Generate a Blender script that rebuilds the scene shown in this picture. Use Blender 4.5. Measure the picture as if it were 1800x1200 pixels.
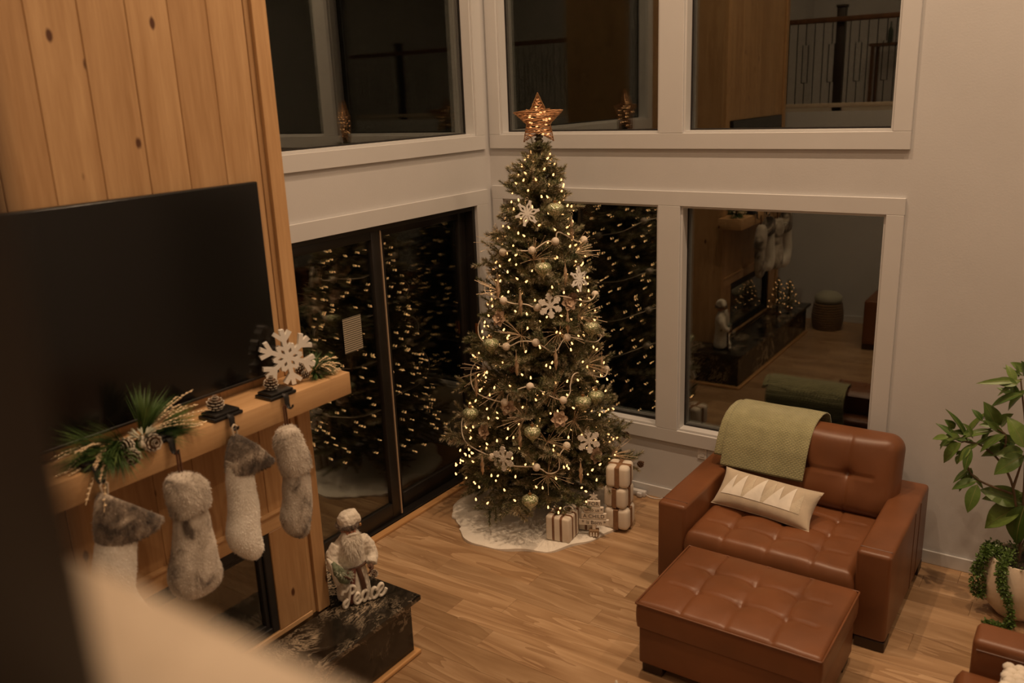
import bpy, bmesh, math, random
import numpy as np
from mathutils import Vector, Matrix, Euler, noise as mnoise

PI = math.pi
random.seed(7)
for o in list(bpy.data.objects):
    bpy.data.objects.remove(o, do_unlink=True)
scene = bpy.context.scene
COL = scene.collection

# ------------------------------------------------------------------ camera
CAM = Vector((4.204, -5.777, 3.100))
YAW, PITCH, ROLL = -0.61207, -0.27613, -0.038936
def cam_axes():
    f = Vector((math.sin(YAW)*math.cos(PITCH), math.cos(YAW)*math.cos(PITCH), math.sin(PITCH)))
    r = Vector((math.cos(YAW), -math.sin(YAW), 0.0))
    u = r.cross(f)
    return r*math.cos(ROLL)+u*math.sin(ROLL), -r*math.sin(ROLL)+u*math.cos(ROLL), f
_r, _u, _f = cam_axes()
cd = bpy.data.cameras.new('camera')
cd.sensor_width = 36.0
cd.lens = 1530.6/1800*36
cd.clip_start = 0.03
cd.clip_end = 100
cd.dof.use_dof = True
cd.dof.focus_distance = 6.3
cd.dof.aperture_fstop = 1.7
cam = bpy.data.objects.new('camera', cd)
cam.matrix_world = Matrix(((_r.x, _u.x, -_f.x, CAM.x), (_r.y, _u.y, -_f.y, CAM.y), (_r.z, _u.z, -_f.z, CAM.z), (0, 0, 0, 1)))
COL.objects.link(cam)
scene.camera = cam

# ------------------------------------------------------------------ world (night outside), exposure
world = bpy.data.worlds.new('night_sky')
scene.world = world
world.use_nodes = True
world.node_tree.nodes['Background'].inputs[0].default_value = (0.010, 0.008, 0.007, 1)
world.node_tree.nodes['Background'].inputs[1].default_value = 0.12
vs = scene.view_settings
vs.view_transform = 'Standard'
vs.look = 'None'
vs.gamma = 1.0
vs.use_curve_mapping = False
vs.exposure = -1.65

# ceiling downlights: (x, y, watts); each one gets its own fitting further down
CEIL_Z = 7.20
LAMP_COL = (1.0, 0.68, 0.425)
DOWNLIGHTS = [(1.75, -1.55, 235), (3.75, -1.55, 235), (5.8, -1.55, 150),
              (2.2, -3.3, 120), (4.8, -3.3, 30),
              (4.3, -5.9, 36), (1.3, -6.9, 45), (4.6, -7.4, 45)]
for lx, ly, lw in DOWNLIGHTS:
    ld = bpy.data.lights.new('downlight_lamp', 'AREA')
    ld.shape = 'DISK'
    ld.size = 0.13
    ld.energy = lw
    ld.color = LAMP_COL
    ld.spread = math.radians(150)
    lo = bpy.data.objects.new('downlight_lamp', ld)
    lo.location = (lx, ly, CEIL_Z-0.012)
    COL.objects.link(lo)

# ------------------------------------------------------------------ mesh helpers
class MB:
    """collects vertices / faces, then becomes ONE mesh object"""
    def __init__(s):
        s.v = []; s.f = []; s.m = []; s.cm = 0
    def add(s, vs, fs, M=None):
        k = len(s.v)
        if M is not None:
            vs = [M @ Vector(p) for p in vs]
        s.v.extend([tuple(p) for p in vs])
        for f in fs:
            s.f.append(tuple(i+k for i in f)); s.m.append(s.cm)
        return s
    def box(s, x0, x1, y0, y1, z0, z1, M=None):
        return s.add([(x0,y0,z0),(x1,y0,z0),(x1,y1,z0),(x0,y1,z0),(x0,y0,z1),(x1,y0,z1),(x1,y1,z1),(x0,y1,z1)],
                     [(0,3,2,1),(4,5,6,7),(0,1,5,4),(1,2,6,5),(2,3,7,6),(3,0,4,7)], M)
    def bbox(s, x0, x1, y0, y1, z0, z1, b=0.004, seg=2, M=None):
        bm = bmesh.new()
        bmesh.ops.create_cube(bm, size=1.0)
        for v in bm.verts:
            v.co = Vector(((x0+x1)/2+v.co.x*(x1-x0), (y0+y1)/2+v.co.y*(y1-y0), (z0+z1)/2+v.co.z*(z1-z0)))
        bmesh.ops.bevel(bm, geom=list(bm.edges), offset=b, segments=seg, profile=0.5, affect='EDGES')
        s.from_bm(bm, M); bm.free(); return s
    def from_bm(s, bm, M=None):
        bm.verts.index_update()
        return s.add([v.co.copy() for v in bm.verts], [[v.index for v in f.verts] for f in bm.faces], M)
    def tube(s, pts, r, n=6, cap=True, sx=1.0, sy=1.0, up=None):
        pts = [Vector(p) for p in pts]
        m = len(pts)
        rs = r if isinstance(r, (list, tuple)) else [r]*m
        vs = []; fs = []
        prev = Vector(up) if up is not None else None
        for i, p in enumerate(pts):
            t = (pts[min(i+1, m-1)]-pts[max(i-1, 0)])
            t = t.normalized() if t.length > 1e-9 else Vector((0,0,1))
            if prev is None:
                prev = Vector((0,0,1)) if abs(t.z) < 0.9 else Vector((1,0,0))
            a = prev - t*prev.dot(t)
            a = a.normalized() if a.length > 1e-6 else t.orthogonal().normalized()
            prev = a
            b = t.cross(a)
            for k in range(n):
                th = 2*PI*k/n
                vs.append(p + (a*math.cos(th)*sx + b*math.sin(th)*sy)*rs[i])
        for i in range(m-1):
            for k in range(n):
                k2 = (k+1) % n
                fs.append((i*n+k, i*n+k2, (i+1)*n+k2, (i+1)*n+k))
        if cap:
            fs.append(tuple(reversed(range(n)))); fs.append(tuple((m-1)*n+k for k in range(n)))
        return s.add(vs, fs)
    def lathe(s, prof, n=24, c=(0,0,0), M=None, cap=True):
        vs = []; fs = []
        for r, z in prof:
            for k in range(n):
                th = 2*PI*k/n
                vs.append((c[0]+r*math.cos(th), c[1]+r*math.sin(th), c[2]+z))
        for i in range(len(prof)-1):
            for k in range(n):
                k2 = (k+1) % n
                fs.append((i*n+k, i*n+k2, (i+1)*n+k2, (i+1)*n+k))
        if cap:
            fs.append(tuple(reversed(range(n)))); fs.append(tuple((len(prof)-1)*n+k for k in range(n)))
        return s.add(vs, fs, M)
    def ball(s, c, r, n=10, m=6, sc=(1,1,1), M=None):
        vs = [(c[0], c[1], c[2]-r*sc[2])]; fs = []
        for i in range(1, m):
            ph = -PI/2+PI*i/m
            for k in range(n):
                th = 2*PI*k/n
                vs.append((c[0]+r*sc[0]*math.cos(ph)*math.cos(th), c[1]+r*sc[1]*math.cos(ph)*math.sin(th), c[2]+r*sc[2]*math.sin(ph)))
        vs.append((c[0], c[1], c[2]+r*sc[2]))
        for k in range(n): fs.append((0, 1+(k+1) % n, 1+k))
        for i in range(m-2):
            for k in range(n):
                a = 1+i*n
                fs.append((a+k, a+(k+1) % n, a+n+(k+1) % n, a+n+k))
        a = 1+(m-2)*n
        for k in range(n): fs.append((a+k, a+(k+1) % n, len(vs)-1))
        return s.add(vs, fs, M)
    def rings(s, rings, cap=True, closed=True):
        n = len(rings[0]); vs = [p for r in rings for p in r]; fs = []
        for i in range(len(rings)-1):
            for k in range(n if closed else n-1):
                k2 = (k+1) % n
                fs.append((i*n+k, i*n+k2, (i+1)*n+k2, (i+1)*n+k))
        if cap and closed:
            fs.append(tuple(reversed(range(n)))); fs.append(tuple((len(rings)-1)*n+k for k in range(n)))
        return s.add(vs, fs)
    def prism(s, poly, z0, z1, M=None):
        n = len(poly)
        vs = [(x, y, z0) for x, y in poly]+[(x, y, z1) for x, y in poly]
        fs = [tuple(reversed(range(n))), tuple(range(n, 2*n))]+[(k, (k+1) % n, n+(k+1) % n, n+k) for k in range(n)]
        return s.add(vs, fs, M)
    def xf(s, M):
        s.v = [tuple(M @ Vector(p)) for p in s.v]; return s
    def mesh(s, name, mats, smooth=None):
        me = bpy.data.meshes.new(name)
        me.from_pydata(s.v, [], s.f)
        if not isinstance(mats, (list, tuple)): mats = [mats]
        for m in mats: me.materials.append(MAT(m))
        if len(mats) > 1: me.polygons.foreach_set('material_index', s.m)
        finish(me, smooth)
        return me

def finish(me, smooth):
    bm = bmesh.new(); bm.from_mesh(me)
    bmesh.ops.recalc_face_normals(bm, faces=bm.faces)
    bm.to_mesh(me); bm.free()
    if smooth is not None:
        me.polygons.foreach_set('use_smooth', [True]*len(me.polygons))
        if smooth < 179: me.set_sharp_from_angle(angle=math.radians(smooth))
    me.update()

def thing(name, label, cat, loc=(0,0,0), rz=0.0, group=None):
    o = bpy.data.objects.new(name, None)
    o.empty_display_size = 0.05
    o.location = loc; o.rotation_euler = (0, 0, rz)
    COL.objects.link(o)
    o['label'] = label; o['category'] = cat
    if group: o['group'] = group
    return o
def struct(name, loc=(0,0,0)):
    o = bpy.data.objects.new(name, None); o.location = loc
    COL.objects.link(o); o['kind'] = 'structure'
    return o
def obj(name, mb, mat, parent=None, smooth=None, label=None, world=False, loc=None, kind=None):
    """one mesh object; world=True: coordinates are world ones, the parent only translates"""
    if world:
        L = Vector((0,0,0)); p = parent
        while p is not None:
            L += p.location; p = p.parent
        if parent is None and loc is not None: L = Vector(loc)
        mb.v = [(a-L.x, b-L.y, c-L.z) for a, b, c in mb.v]
    me = mb.mesh(name, mat, smooth) if isinstance(mb, MB) else mb
    o = bpy.data.objects.new(name, me)
    COL.objects.link(o)
    if parent is not None: o.parent = parent
    if loc is not None: o.location = loc
    if label: o['label'] = label
    if kind: o['kind'] = kind
    return o
def tag(o, label=None, cat=None, group=None, kind=None):
    if label: o['label'] = label
    if cat: o['category'] = cat
    if group: o['group'] = group
    if kind: o['kind'] = kind
    return o
def inst(name, me, parent=None, loc=(0,0,0), rot=None, scale=None):
    o = bpy.data.objects.new(name, me)
    COL.objects.link(o)
    if parent is not None: o.parent = parent
    o.location = loc
    if rot is not None: o.rotation_euler = rot
    if scale is not None: o.scale = scale if isinstance(scale, (tuple, list)) else (scale,)*3
    return o
def copy_tree(o, parent=None, label=None):
    c = o.copy(); COL.objects.link(c); c.parent = parent
    if label: c['label'] = label
    for ch in list(o.children): copy_tree(ch, c)
    return c
def aim(d, up=Vector((0,0,1))):
    """rotation taking +X to direction d"""
    d = Vector(d).normalized()
    return d.to_track_quat('X', 'Z').to_euler()

# ------------------------------------------------------------------ materials (all procedural)
_M = {}
def MAT(n): return _M[n] if isinstance(n, str) else n
class NT:
    def __init__(s, name):
        m = bpy.data.materials.new(name); m.use_nodes = True
        _M[name] = m; s.m = m; s.t = m.node_tree; s.t.nodes.clear()
        s.out = s.n('ShaderNodeOutputMaterial')
    def n(s, typ, props=None, **ins):
        nd = s.t.nodes.new(typ)
        for k, v in (props or {}).items(): setattr(nd, k, v)
        for k, v in ins.items():
            s.set(nd, k, v)
        return nd
    def set(s, nd, k, v):
        key = k.replace('_', ' ')
        sock = None
        if k[0] == 'i' and k[1:].isdigit(): sock = nd.inputs[int(k[1:])]
        else:
            for q in nd.inputs:
                if q.name.lower() == key.lower(): sock = q; break
        if sock is None: raise KeyError(k+' '+nd.bl_idname)
        if isinstance(v, bpy.types.NodeSocket): s.t.links.new(v, sock)
        elif isinstance(v, bpy.types.Node): s.t.links.new(v.outputs[0], sock)
        elif isinstance(v, tuple) and len(v) == 3 and sock.type == 'RGBA': sock.default_value = (*v, 1)
        else: sock.default_value = v
    def ramp(s, fac, stops, interp='LINEAR'):
        nd = s.n('ShaderNodeValToRGB', i0=fac)
        cr = nd.color_ramp; cr.interpolation = interp
        while len(cr.elements) < len(stops): cr.elements.new(0.5)
        for e, (p, c) in zip(cr.elements, stops):
            e.position = p; e.color = (*c, 1) if len(c) == 3 else c
        return nd
    def mix(s, fac, a, b, mode='MIX'):
        nd = s.n('ShaderNodeMix', {'data_type': 'RGBA', 'blend_type': mode})
        s.set(nd, 'i0', fac); s.set(nd, 'i6', a); s.set(nd, 'i7', b)
        return nd.outputs[2]
    def math(s, op, a, b=0.0, c=0.0):
        return s.n('ShaderNodeMath', {'operation': op}, i0=a, i1=b, i2=c).outputs[0]
    def coords(s, scale=(1,1,1), rnd=True, rot=(0,0,0)):
        tc = s.n('ShaderNodeTexCoord').outputs['Object']
        if rnd:
            oi = s.n('ShaderNodeObjectInfo').outputs['Random']
            sc = s.n('ShaderNodeVectorMath', {'operation': 'SCALE'}, i0=(13.0, 7.0, 19.0)); s.set(sc, 'Scale', oi)
            tc = s.n('ShaderNodeVectorMath', {'operation': 'ADD'}, i0=tc, i1=sc.outputs[0]).outputs[0]
        mp = s.n('ShaderNodeMapping', Vector=tc)
        mp.inputs['Scale'].default_value = scale; mp.inputs['Rotation'].default_value = rot
        return mp.outputs[0]
    def noise(s, vec, scale=5.0, detail=3.0, rough=0.5, dist=0.0):
        return s.n('ShaderNodeTexNoise', Vector=vec, Scale=scale, Detail=detail, Roughness=rough, Distortion=dist)
    def bsdf(s, col, rough=0.5, bump=None, bstr=0.2, bdist=0.01, metal=0.0, **kw):
        b = s.n('ShaderNodeBsdfPrincipled', Base_Color=col, Roughness=rough, Metallic=metal)
        for k, v in kw.items(): s.set(b, k, v)
        if bump is not None:
            bp = s.n('ShaderNodeBump', Strength=bstr, Distance=bdist, Height=bump)
            s.t.links.new(bp.outputs[0], b.inputs['Normal'])
        s.t.links.new(b.outputs[0], s.out.inputs[0])
        return b

def plain(name, col, rough=0.5, metal=0.0, var=0.0, scale=8.0, bump=0.0, bscale=60.0, **kw):
    t = NT(name); v = t.coords()
    c = col
    if var > 0:
        n = t.noise(v, scale, 4.0)
        c = t.ramp(n.outputs[0], [(0.3, tuple(x*(1-var) for x in col)), (0.7, tuple(min(1, x*(1+var)) for x in col))]).outputs[0]
    bn = t.noise(v, bscale, 3.0).outputs[0] if bump > 0 else None
    t.bsdf(c, rough, bn, bump, 0.004, metal, **kw)

def wood(name, light, dark, rough=0.45, axis='Z', knots=True, tint=0.25, fine=1.0):
    t = NT(name)
    lo, hi = 0.9*fine, 14.0*fine
    sc = {'X': (lo, hi, hi), 'Y': (hi, lo, hi), 'Z': (hi, hi, lo)}[axis]
    v = t.coords(sc)
    g1 = t.noise(v, 1.0, 5.0, 0.6, 0.6)
    v2 = t.coords(tuple(x*5 for x in sc))
    g2 = t.noise(v2, 1.0, 3.0, 0.5, 0.2)
    mixv = t.math('MULTIPLY_ADD', g2.outputs[0], 0.35, t.math('MULTIPLY', g1.outputs[0], 0.75))
    col = t.ramp(mixv, [(0.32, dark), (0.52, tuple((a+b)/2 for a, b in zip(light, dark))), (0.72, light)]).outputs[0]
    oi = t.n('ShaderNodeObjectInfo').outputs['Random']
    tn = t.ramp(oi, [(0.0, (1-tint, 1-tint*1.25, 1-tint*1.5)), (0.5, (1, 1, 1)), (1.0, (1+tint*0.35, 1+tint*0.3, 1+tint*0.2))]).outputs[0]
    col = t.mix(1.0, col, tn, 'MULTIPLY')
    if knots:
        ks = {'X': (1.1, 5.0, 5.0), 'Y': (5.0, 1.1, 5.0), 'Z': (6.0, 6.0, 3.2)}[axis]
        kv = t.coords(ks)
        vo = t.n('ShaderNodeTexVoronoi', Vector=kv, Scale=1.0)
        wob = t.math('MULTIPLY_ADD', g2.outputs[0], 0.05, vo.outputs['Distance'])
        kf = t.ramp(wob, [(0.085, (1, 1, 1)), (0.125, (0, 0, 0))]).outputs[0]
        col = t.mix(kf, col, (0.10, 0.035, 0.012))
    t.bsdf(col, rough, mixv, 0.12, 0.003)

plain('wall_paint', (0.580, 0.578, 0.580), 0.75, var=0.03, scale=2.0, bump=0.12, bscale=90)
plain('white_trim', (0.60, 0.60, 0.60), 0.38, var=0.02, scale=3.0, bump=0.03, bscale=30)
plain('vinyl', (0.62, 0.61, 0.60), 0.35, var=0.02)
plain('ceiling_paint', (0.68, 0.68, 0.67), 0.85, var=0.02, bump=0.1, bscale=60)
wood('pine', (0.62, 0.395, 0.20), (0.42, 0.235, 0.10), 0.42, 'Z', True, 0.22)
wood('pine_y', (0.64, 0.41, 0.21), (0.48, 0.28, 0.125), 0.40, 'Y', True, 0.10)
wood('rail_wood', (0.64, 0.54, 0.42), (0.56, 0.455, 0.34), 0.42, 'X', False, 0.03)
def oak(name):
    t = NT(name)
    v = t.coords((0.55, 4.2, 1.0)); v2 = t.coords((1.6, 34.0, 4.0)); v3 = t.coords((6.0, 160.0, 20.0))
    big = t.noise(v, 1.0, 3.0, 0.55, 1.1)
    wv = t.math('FRACT', t.math('MULTIPLY', big.outputs[0], 5.0))          # cathedral figure: contour lines of a stretched field
    fine = t.noise(v2, 1.0, 4.0, 0.55, 0.4); pore = t.noise(v3, 1.0, 2.0)
    k = t.math('MULTIPLY_ADD', wv, 0.28, t.math('MULTIPLY_ADD', fine.outputs[0], 0.38, t.math('MULTIPLY', big.outputs[0], 0.36)))
    k = t.math('MULTIPLY_ADD', pore.outputs[0], 0.08, k)
    col = t.ramp(k, [(0.30, (0.255, 0.145, 0.072)), (0.52, (0.365, 0.230, 0.124)), (0.66, (0.430, 0.282, 0.160)), (0.80, (0.53, 0.370, 0.228))]).outputs[0]
    oi = t.n('ShaderNodeObjectInfo').outputs['Random']
    col = t.mix(1.0, col, t.ramp(oi, [(0.0, (0.72, 0.68, 0.62)), (0.35, (0.95, 0.94, 0.93)), (1.0, (1.12, 1.10, 1.07))]).outputs[0], 'MULTIPLY')
    t.bsdf(col, 0.36, k, 0.06, 0.002)
oak('floor_oak')
wood('dark_wood', (0.16, 0.075, 0.03), (0.07, 0.03, 0.012), 0.45, 'Z', False, 0.1)
wood('sill_wood', (0.62, 0.36, 0.16), (0.42, 0.22, 0.085), 0.35, 'Y', True, 0.1)
plain('subfloor', (0.10, 0.055, 0.025), 0.8, var=0.1)
plain('black_metal', (0.012, 0.010, 0.009), 0.38, var=0.2)
plain('black_plastic', (0.010, 0.009, 0.008), 0.32, var=0.1)
plain('firebox_black', (0.014, 0.012, 0.011), 0.6, var=0.2)
plain('firebrick', (0.30, 0.21, 0.12), 0.8, var=0.2, bump=0.3)

def glass(name, boost=1.0, dark=0.0):
    t = NT(name)
    g = t.n('ShaderNodeNewGeometry')
    dt = t.n('ShaderNodeVectorMath', {'operation': 'DOT_PRODUCT'}, i0=g.outputs['Normal'], i1=g.outputs['Incoming'])
    c = t.math('ABSOLUTE', dt.outputs['Value'])
    q = t.math('POWER', t.math('SUBTRACT', 1.0, c), 5.0)
    fr = t.math('MULTIPLY', t.math('MULTIPLY_ADD', q, 0.957, 0.043), boost)
    tr = t.n('ShaderNodeBsdfTransparent', i0=(0.93, 0.95, 0.93, 1))
    v = t.coords((1, 1, 1), True)
    nz = t.noise(v, 1.6, 1.0)
    bp = t.n('ShaderNodeBump', Strength=0.02, Distance=0.004, Height=nz.outputs[0])
    gl = t.n('ShaderNodeBsdfGlossy', i0=(0.98, 0.97, 0.95, 1), Roughness=0.012)
    t.t.links.new(bp.outputs[0], gl.inputs['Normal'])
    mx = t.n('ShaderNodeMixShader', i0=fr, i1=tr, i2=gl)
    t.t.links.new(mx.outputs[0], t.out.inputs[0])
glass('window_glass', 1.8)
glass('fire_glass', 1.5)

def leather(name, col):
    t = NT(name); v = t.coords()
    n1 = t.noise(v, 3.0, 4.0); n2 = t.noise(v, 140.0, 2.0)
    c = t.ramp(n1.outputs[0], [(0.3, tuple(x*0.78 for x in col)), (0.7, tuple(x*1.12 for x in col))]).outputs[0]
    h = t.math('MULTIPLY_ADD', n1.outputs[0], 0.6, t.math('MULTIPLY', n2.outputs[0], 0.25))
    t.bsdf(c, 0.40, h, 0.22, 0.004, Specular_IOR_Level=0.5)
leather('leather', (0.178, 0.066, 0.025))
leather('leather_dark', (0.10, 0.036, 0.013))

def marble(name):
    t = NT(name); v = t.coords((1, 1, 1), False, (0.5, 0.3, 0.8))
    d = t.noise(v, 2.2, 5.0, 0.6, 1.2)
    vm = t.n('ShaderNodeVectorMath', {'operation': 'MULTIPLY_ADD'}, i0=d.outputs[1], i1=(0.9, 0.9, 0.9), i2=v)
    wv = t.n('ShaderNodeTexNoise', {'noise_dimensions': '3D'}, Vector=vm.outputs[0], Scale=3.4, Detail=7.0, Roughness=0.62, Distortion=1.5)
    e = t.math('ABSOLUTE', t.math('SUBTRACT', wv.outputs[0], 0.5))
    vein = t.ramp(e, [(0.0, (1, 1, 1)), (0.014, (0.45, 0.45, 0.45)), (0.045, (0, 0, 0))]).outputs[0]
    msk = t.ramp(t.noise(v, 3.0, 3.0).outputs[0], [(0.46, (0, 0, 0)), (0.62, (1, 1, 1))]).outputs[0]
    f = t.math('MULTIPLY', vein, msk)
    base = t.ramp(wv.outputs[0], [(0.35, (0.006, 0.005, 0.004)), (0.75, (0.035, 0.028, 0.02))]).outputs[0]
    t.bsdf(t.mix(f, base, (0.52, 0.42, 0.30)), 0.16)
marble('black_marble')

plain('strip_metal', (0.55, 0.42, 0.30), 0.3, metal=0.4)
plain('copper', (0.45, 0.18, 0.07), 0.35, metal=0.8)
plain('screen', (0.006, 0.0055, 0.005), 0.16, Specular_IOR_Level=0.5)
def notice(name):
    t = NT(name); tc = t.n('ShaderNodeTexCoord').outputs['Object']
    sp = t.n('ShaderNodeSeparateXYZ', i0=tc)
    st = t.math('SINE', t.math('MULTIPLY', sp.outputs[2], 420.0))
    nz = t.noise(tc, 60.0, 1.0).outputs[0]
    f = t.math('GREATER_THAN', t.math('MULTIPLY_ADD', nz, 0.8, st), 0.55)
    t.bsdf(t.mix(f, (0.42, 0.37, 0.28), (0.09, 0.075, 0.055)), 0.6)
notice('notice')

# ================================================================== THE ROOM
XR, YB, YL = 7.6, -5.85, -9.0        # right wall, wall under the loft, wall behind the loft
LOFT = 2.75
def holes_wall(mb, u0, u1, z0, z1, holes, put):
    us = sorted({u0, u1, *[h[0] for h in holes], *[h[1] for h in holes]})
    zs = sorted({z0, z1, *[h[2] for h in holes], *[h[3] for h in holes]})
    for a, b in zip(us, us[1:]):
        for c, d in zip(zs, zs[1:]):
            m, k = (a+b)/2, (c+d)/2
            if any(h[0] < m < h[1] and h[2] < k < h[3] for h in holes): continue
            put(mb, a, b, c, d)
UPZ = (2.80, 4.90); LOZ = (0.595, 2.295)
WIN_B = [(0.125, 1.487, *LOZ), (1.660, 3.032, *LOZ), (0.125, 1.487, *UPZ), (1.668, 3.032, *UPZ), (4.62, 6.35, 0.15, 2.295)]
WIN_A = (-2.75, -0.178, *UPZ)
DOOR_A = (-2.52, -0.225, 0.0, 2.262)
mb = MB(); holes_wall(mb, -0.16, XR+0.16, 0, CEIL_Z, WIN_B, lambda m, a, b, c, d: m.box(a, b, 0, 0.16, c, d))
tag(obj('wall_back', mb, 'wall_paint'), kind='structure')
mb = MB(); holes_wall(mb, YL-0.16, 0.0, 0, CEIL_Z, [WIN_A, DOOR_A], lambda m, a, b, c, d: m.box(-0.16, 0, a, b, c, d))
tag(obj('wall_left', mb, 'wall_paint'), kind='structure')
tag(obj('wall_right', MB().box(XR, XR+0.16, YL-0.16, 0, 0, CEIL_Z), 'wall_paint'), kind='structure')
tag(obj('wall_under_loft', MB().box(0, XR, YB-0.12, YB, 0, LOFT-0.30), 'wall_paint'), kind='structure')
tag(obj('wall_loft', MB().box(0, XR, YL-0.16, YL, LOFT, CEIL_Z), 'wall_paint'), kind='structure')
mb = MB(); holes_wall(mb, -0.16, XR+0.16, YL-0.16, 0.16, [(x-0.075, x+0.075, y-0.075, y+0.075) for x, y, w in DOWNLIGHTS], lambda m, a, b, c, d: m.box(a, b, c, d, CEIL_Z, CEIL_Z+0.02))
mb.box(-0.16, XR+0.16, YL-0.16, 0.16, CEIL_Z+0.10, CEIL_Z+0.2)
tag(obj('ceiling', mb, 'ceiling_paint'), kind='structure')
tag(obj('floor_loft', MB().box(0, XR, YL, -5.56, LOFT-0.30, LOFT-0.001), 'rail_wood'), kind='structure')
tag(obj('trim_1', MB().bbox(0, XR, -5.56, -5.535, LOFT-0.32, LOFT+0.0, 0.004), 'white_trim'), kind='structure')

# floor: slab with planks laid along X
fl = tag(obj('floor', MB().box(-0.16, XR, YB, 0.0, -0.15, -0.012), 'subfloor'), kind='structure')
rng = random.Random(3)
PW = 0.178
y = 0.0; row = 0
while y > YB+0.001:
    y2 = max(y-PW, YB)
    x = 0.0 - rng.uniform(0, 1.4)
    while x < XR:
        L = rng.choice((0.9, 1.2, 1.5, 1.8, 2.0))
        a, b = max(x, 0.002), min(x+L, XR-0.002)
        if b-a > 0.03:
            dz = rng.uniform(-0.0004, 0.0004)
            w, l = (y-y2)/2-0.0004, (b-a)/2-0.0004
            m2 = MB(); e = 0.0012
            m2.add([(-l,-w,-0.011),(l,-w,-0.011),(l,w,-0.011),(-l,w,-0.011), (-l,-w,-e),(l,-w,-e),(l,w,-e),(-l,w,-e),
                    (-l+e,-w+e,0),(l-e,-w+e,0),(l-e,w-e,0),(-l+e,w-e,0)],
                   [(0,3,2,1),(0,1,5,4),(1,2,6,5),(2,3,7,6),(3,0,4,7),(4,5,9,8),(5,6,10,9),(6,7,11,10),(7,4,8,11),(8,9,10,11)])
            o = obj('plank', m2, 'floor_oak', fl)
            o.location = ((a+b)/2, (y+y2)/2, dz)
        x += L
    y = y2; row += 1

# baseboards
def baseboard(name, x0, x1, y0, y1, side):
    m = MB()
    m.bbox(x0, x1, y0, y1, 0.0, 0.092, 0.004)
    tag(obj(name, m, 'white_trim'), kind='structure')
baseboard('baseboard_back', 0.0, XR, -0.016, -0.0005, 0)
baseboard('baseboard_right', XR-0.016, XR-0.0005, YB, -0.016, 0)
baseboard('baseboard_under_loft', 0.016, XR-0.016, YB+0.0005, YB+0.016, 0)
baseboard('baseboard_left', 0.0005, 0.016, YB+0.016, -5.0, 0)

# ---------------------------------------------------------------- windows
def window(n, wall, u0, u1, z0, z1):
    """frame, glazing gasket and two panes set in an opening of the back ('B') or left ('A') wall"""
    def M(m, a, b, d0, d1, c, d, bev=0.0):
        if wall == 'B': arg = (a, b, d0, d1, c, d)
        else: arg = (-d1, -d0, a, b, c, d)
        m.bbox(*arg, bev, 1) if bev else m.box(*arg)
        return m
    w = struct('window_%d' % n, ((u0+u1)/2, 0, z0) if wall == 'B' else (0, (u0+u1)/2, z0))
    J = 0.014
    for nm, a, b, c, d in (('jamb', u0, u0+J, z0, z1), ('jamb', u1-J, u1, z0, z1), ('head_jamb', u0+J, u1-J, z1-J, z1), ('window_sill', u0+J, u1-J, z0, z0+J)):
        obj(nm, M(MB(), a, b, -0.001, 0.125, c, d), 'white_trim', w, world=True)
    a, b, c, d = u0+J, u1-J, z0+J, z1-J
    F = 0.010
    for nm, q in (('gasket', (a, a+F, c, d)), ('gasket', (b-F, b, c, d)), ('gasket', (a+F, b-F, d-F, d)), ('gasket', (a+F, b-F, c, c+F))):
        obj(nm, M(MB(), q[0], q[1], 0.082, 0.122, q[2], q[3]), 'black_metal', w, world=True)
    p1 = obj('pane', M(MB(), a+0.006, b-0.006, -0.002, 0.002, c+0.006, d-0.006), 'window_glass', w, world=True)
    if wall == 'B': p1.location.y = 0.092; p1.rotation_euler = (0, 0, 0.008)
    else: p1.location.x = -0.090
    p = M(MB(), a+0.006, b-0.006, -0.002, 0.002, c+0.006, d-0.006)
    p2 = obj('pane', p, 'window_glass', w, world=True)
    if wall == 'B': p2.location.y = 0.110; p2.rotation_euler = (0.0, 0, 0.0092)
    else: p2.location.x = -0.110; p2.rotation_euler = (0.0, 0, -0.0012)
    return w
for i, (a, b, c, d) in enumerate(WIN_B): window(i+1, 'B', a, b, c, d)
window(6, 'A', *WIN_A)
def casing(n, wall, boards):
    t = struct('trim_%d' % n)
    for nm, a, b, c, d in boards:
        m = MB()
        if wall == 'B': m.bbox(a, b, -0.021, -0.0005, c, d, 0.0022, 1)
        else: m.bbox(0.0005, 0.021, a, b, c, d, 0.0022, 1)
        obj(nm, m, 'white_trim', t)
casing(2, 'B', [('head_casing', 0.022, 3.139, 2.296, 2.400), ('sill_casing', 0.022, 3.137, 0.490, 0.594),
                ('side_casing', 0.024, 0.124, 0.595, 2.2955), ('side_casing', 3.033, 3.137, 0.595, 2.2955), ('mullion_casing', 1.488, 1.659, 0.595, 2.2955)])
casing(3, 'B', [('sill_casing', 0.022, 3.137, 2.692, 2.799), ('head_casing', 0.022, 3.137, 4.901, 5.01),
                ('side_casing', 0.022, 0.124, 2.7995, 4.9005), ('side_casing', 3.033, 3.137, 2.7995, 4.9005), ('mullion_casing', 1.488, 1.667, 2.7995, 4.9005)])
casing(7, 'B', [('head_casing', 4.52, 6.45, 2.296, 2.400), ('side_casing', 4.52, 4.619, 0.10, 2.2955), ('side_casing', 6.351, 6.45, 0.10, 2.2955)])
casing(4, 'A', [('sill_casing', -2.86, -0.076, 2.690, 2.799), ('head_casing', -2.86, -0.076, 4.901, 5.01),
                ('side_casing', -0.177, -0.076, 2.7995, 4.9005), ('side_casing', -2.86, -2.751, 2.7995, 4.9005)])
casing(5, 'A', [('head_casing', -2.63, -0.076, 2.2625, 2.376), ('side_casing', -0.224, -0.085, 0.0, 2.262), ('side_casing', -2.63, -2.521, 0.0, 2.262)])

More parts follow.
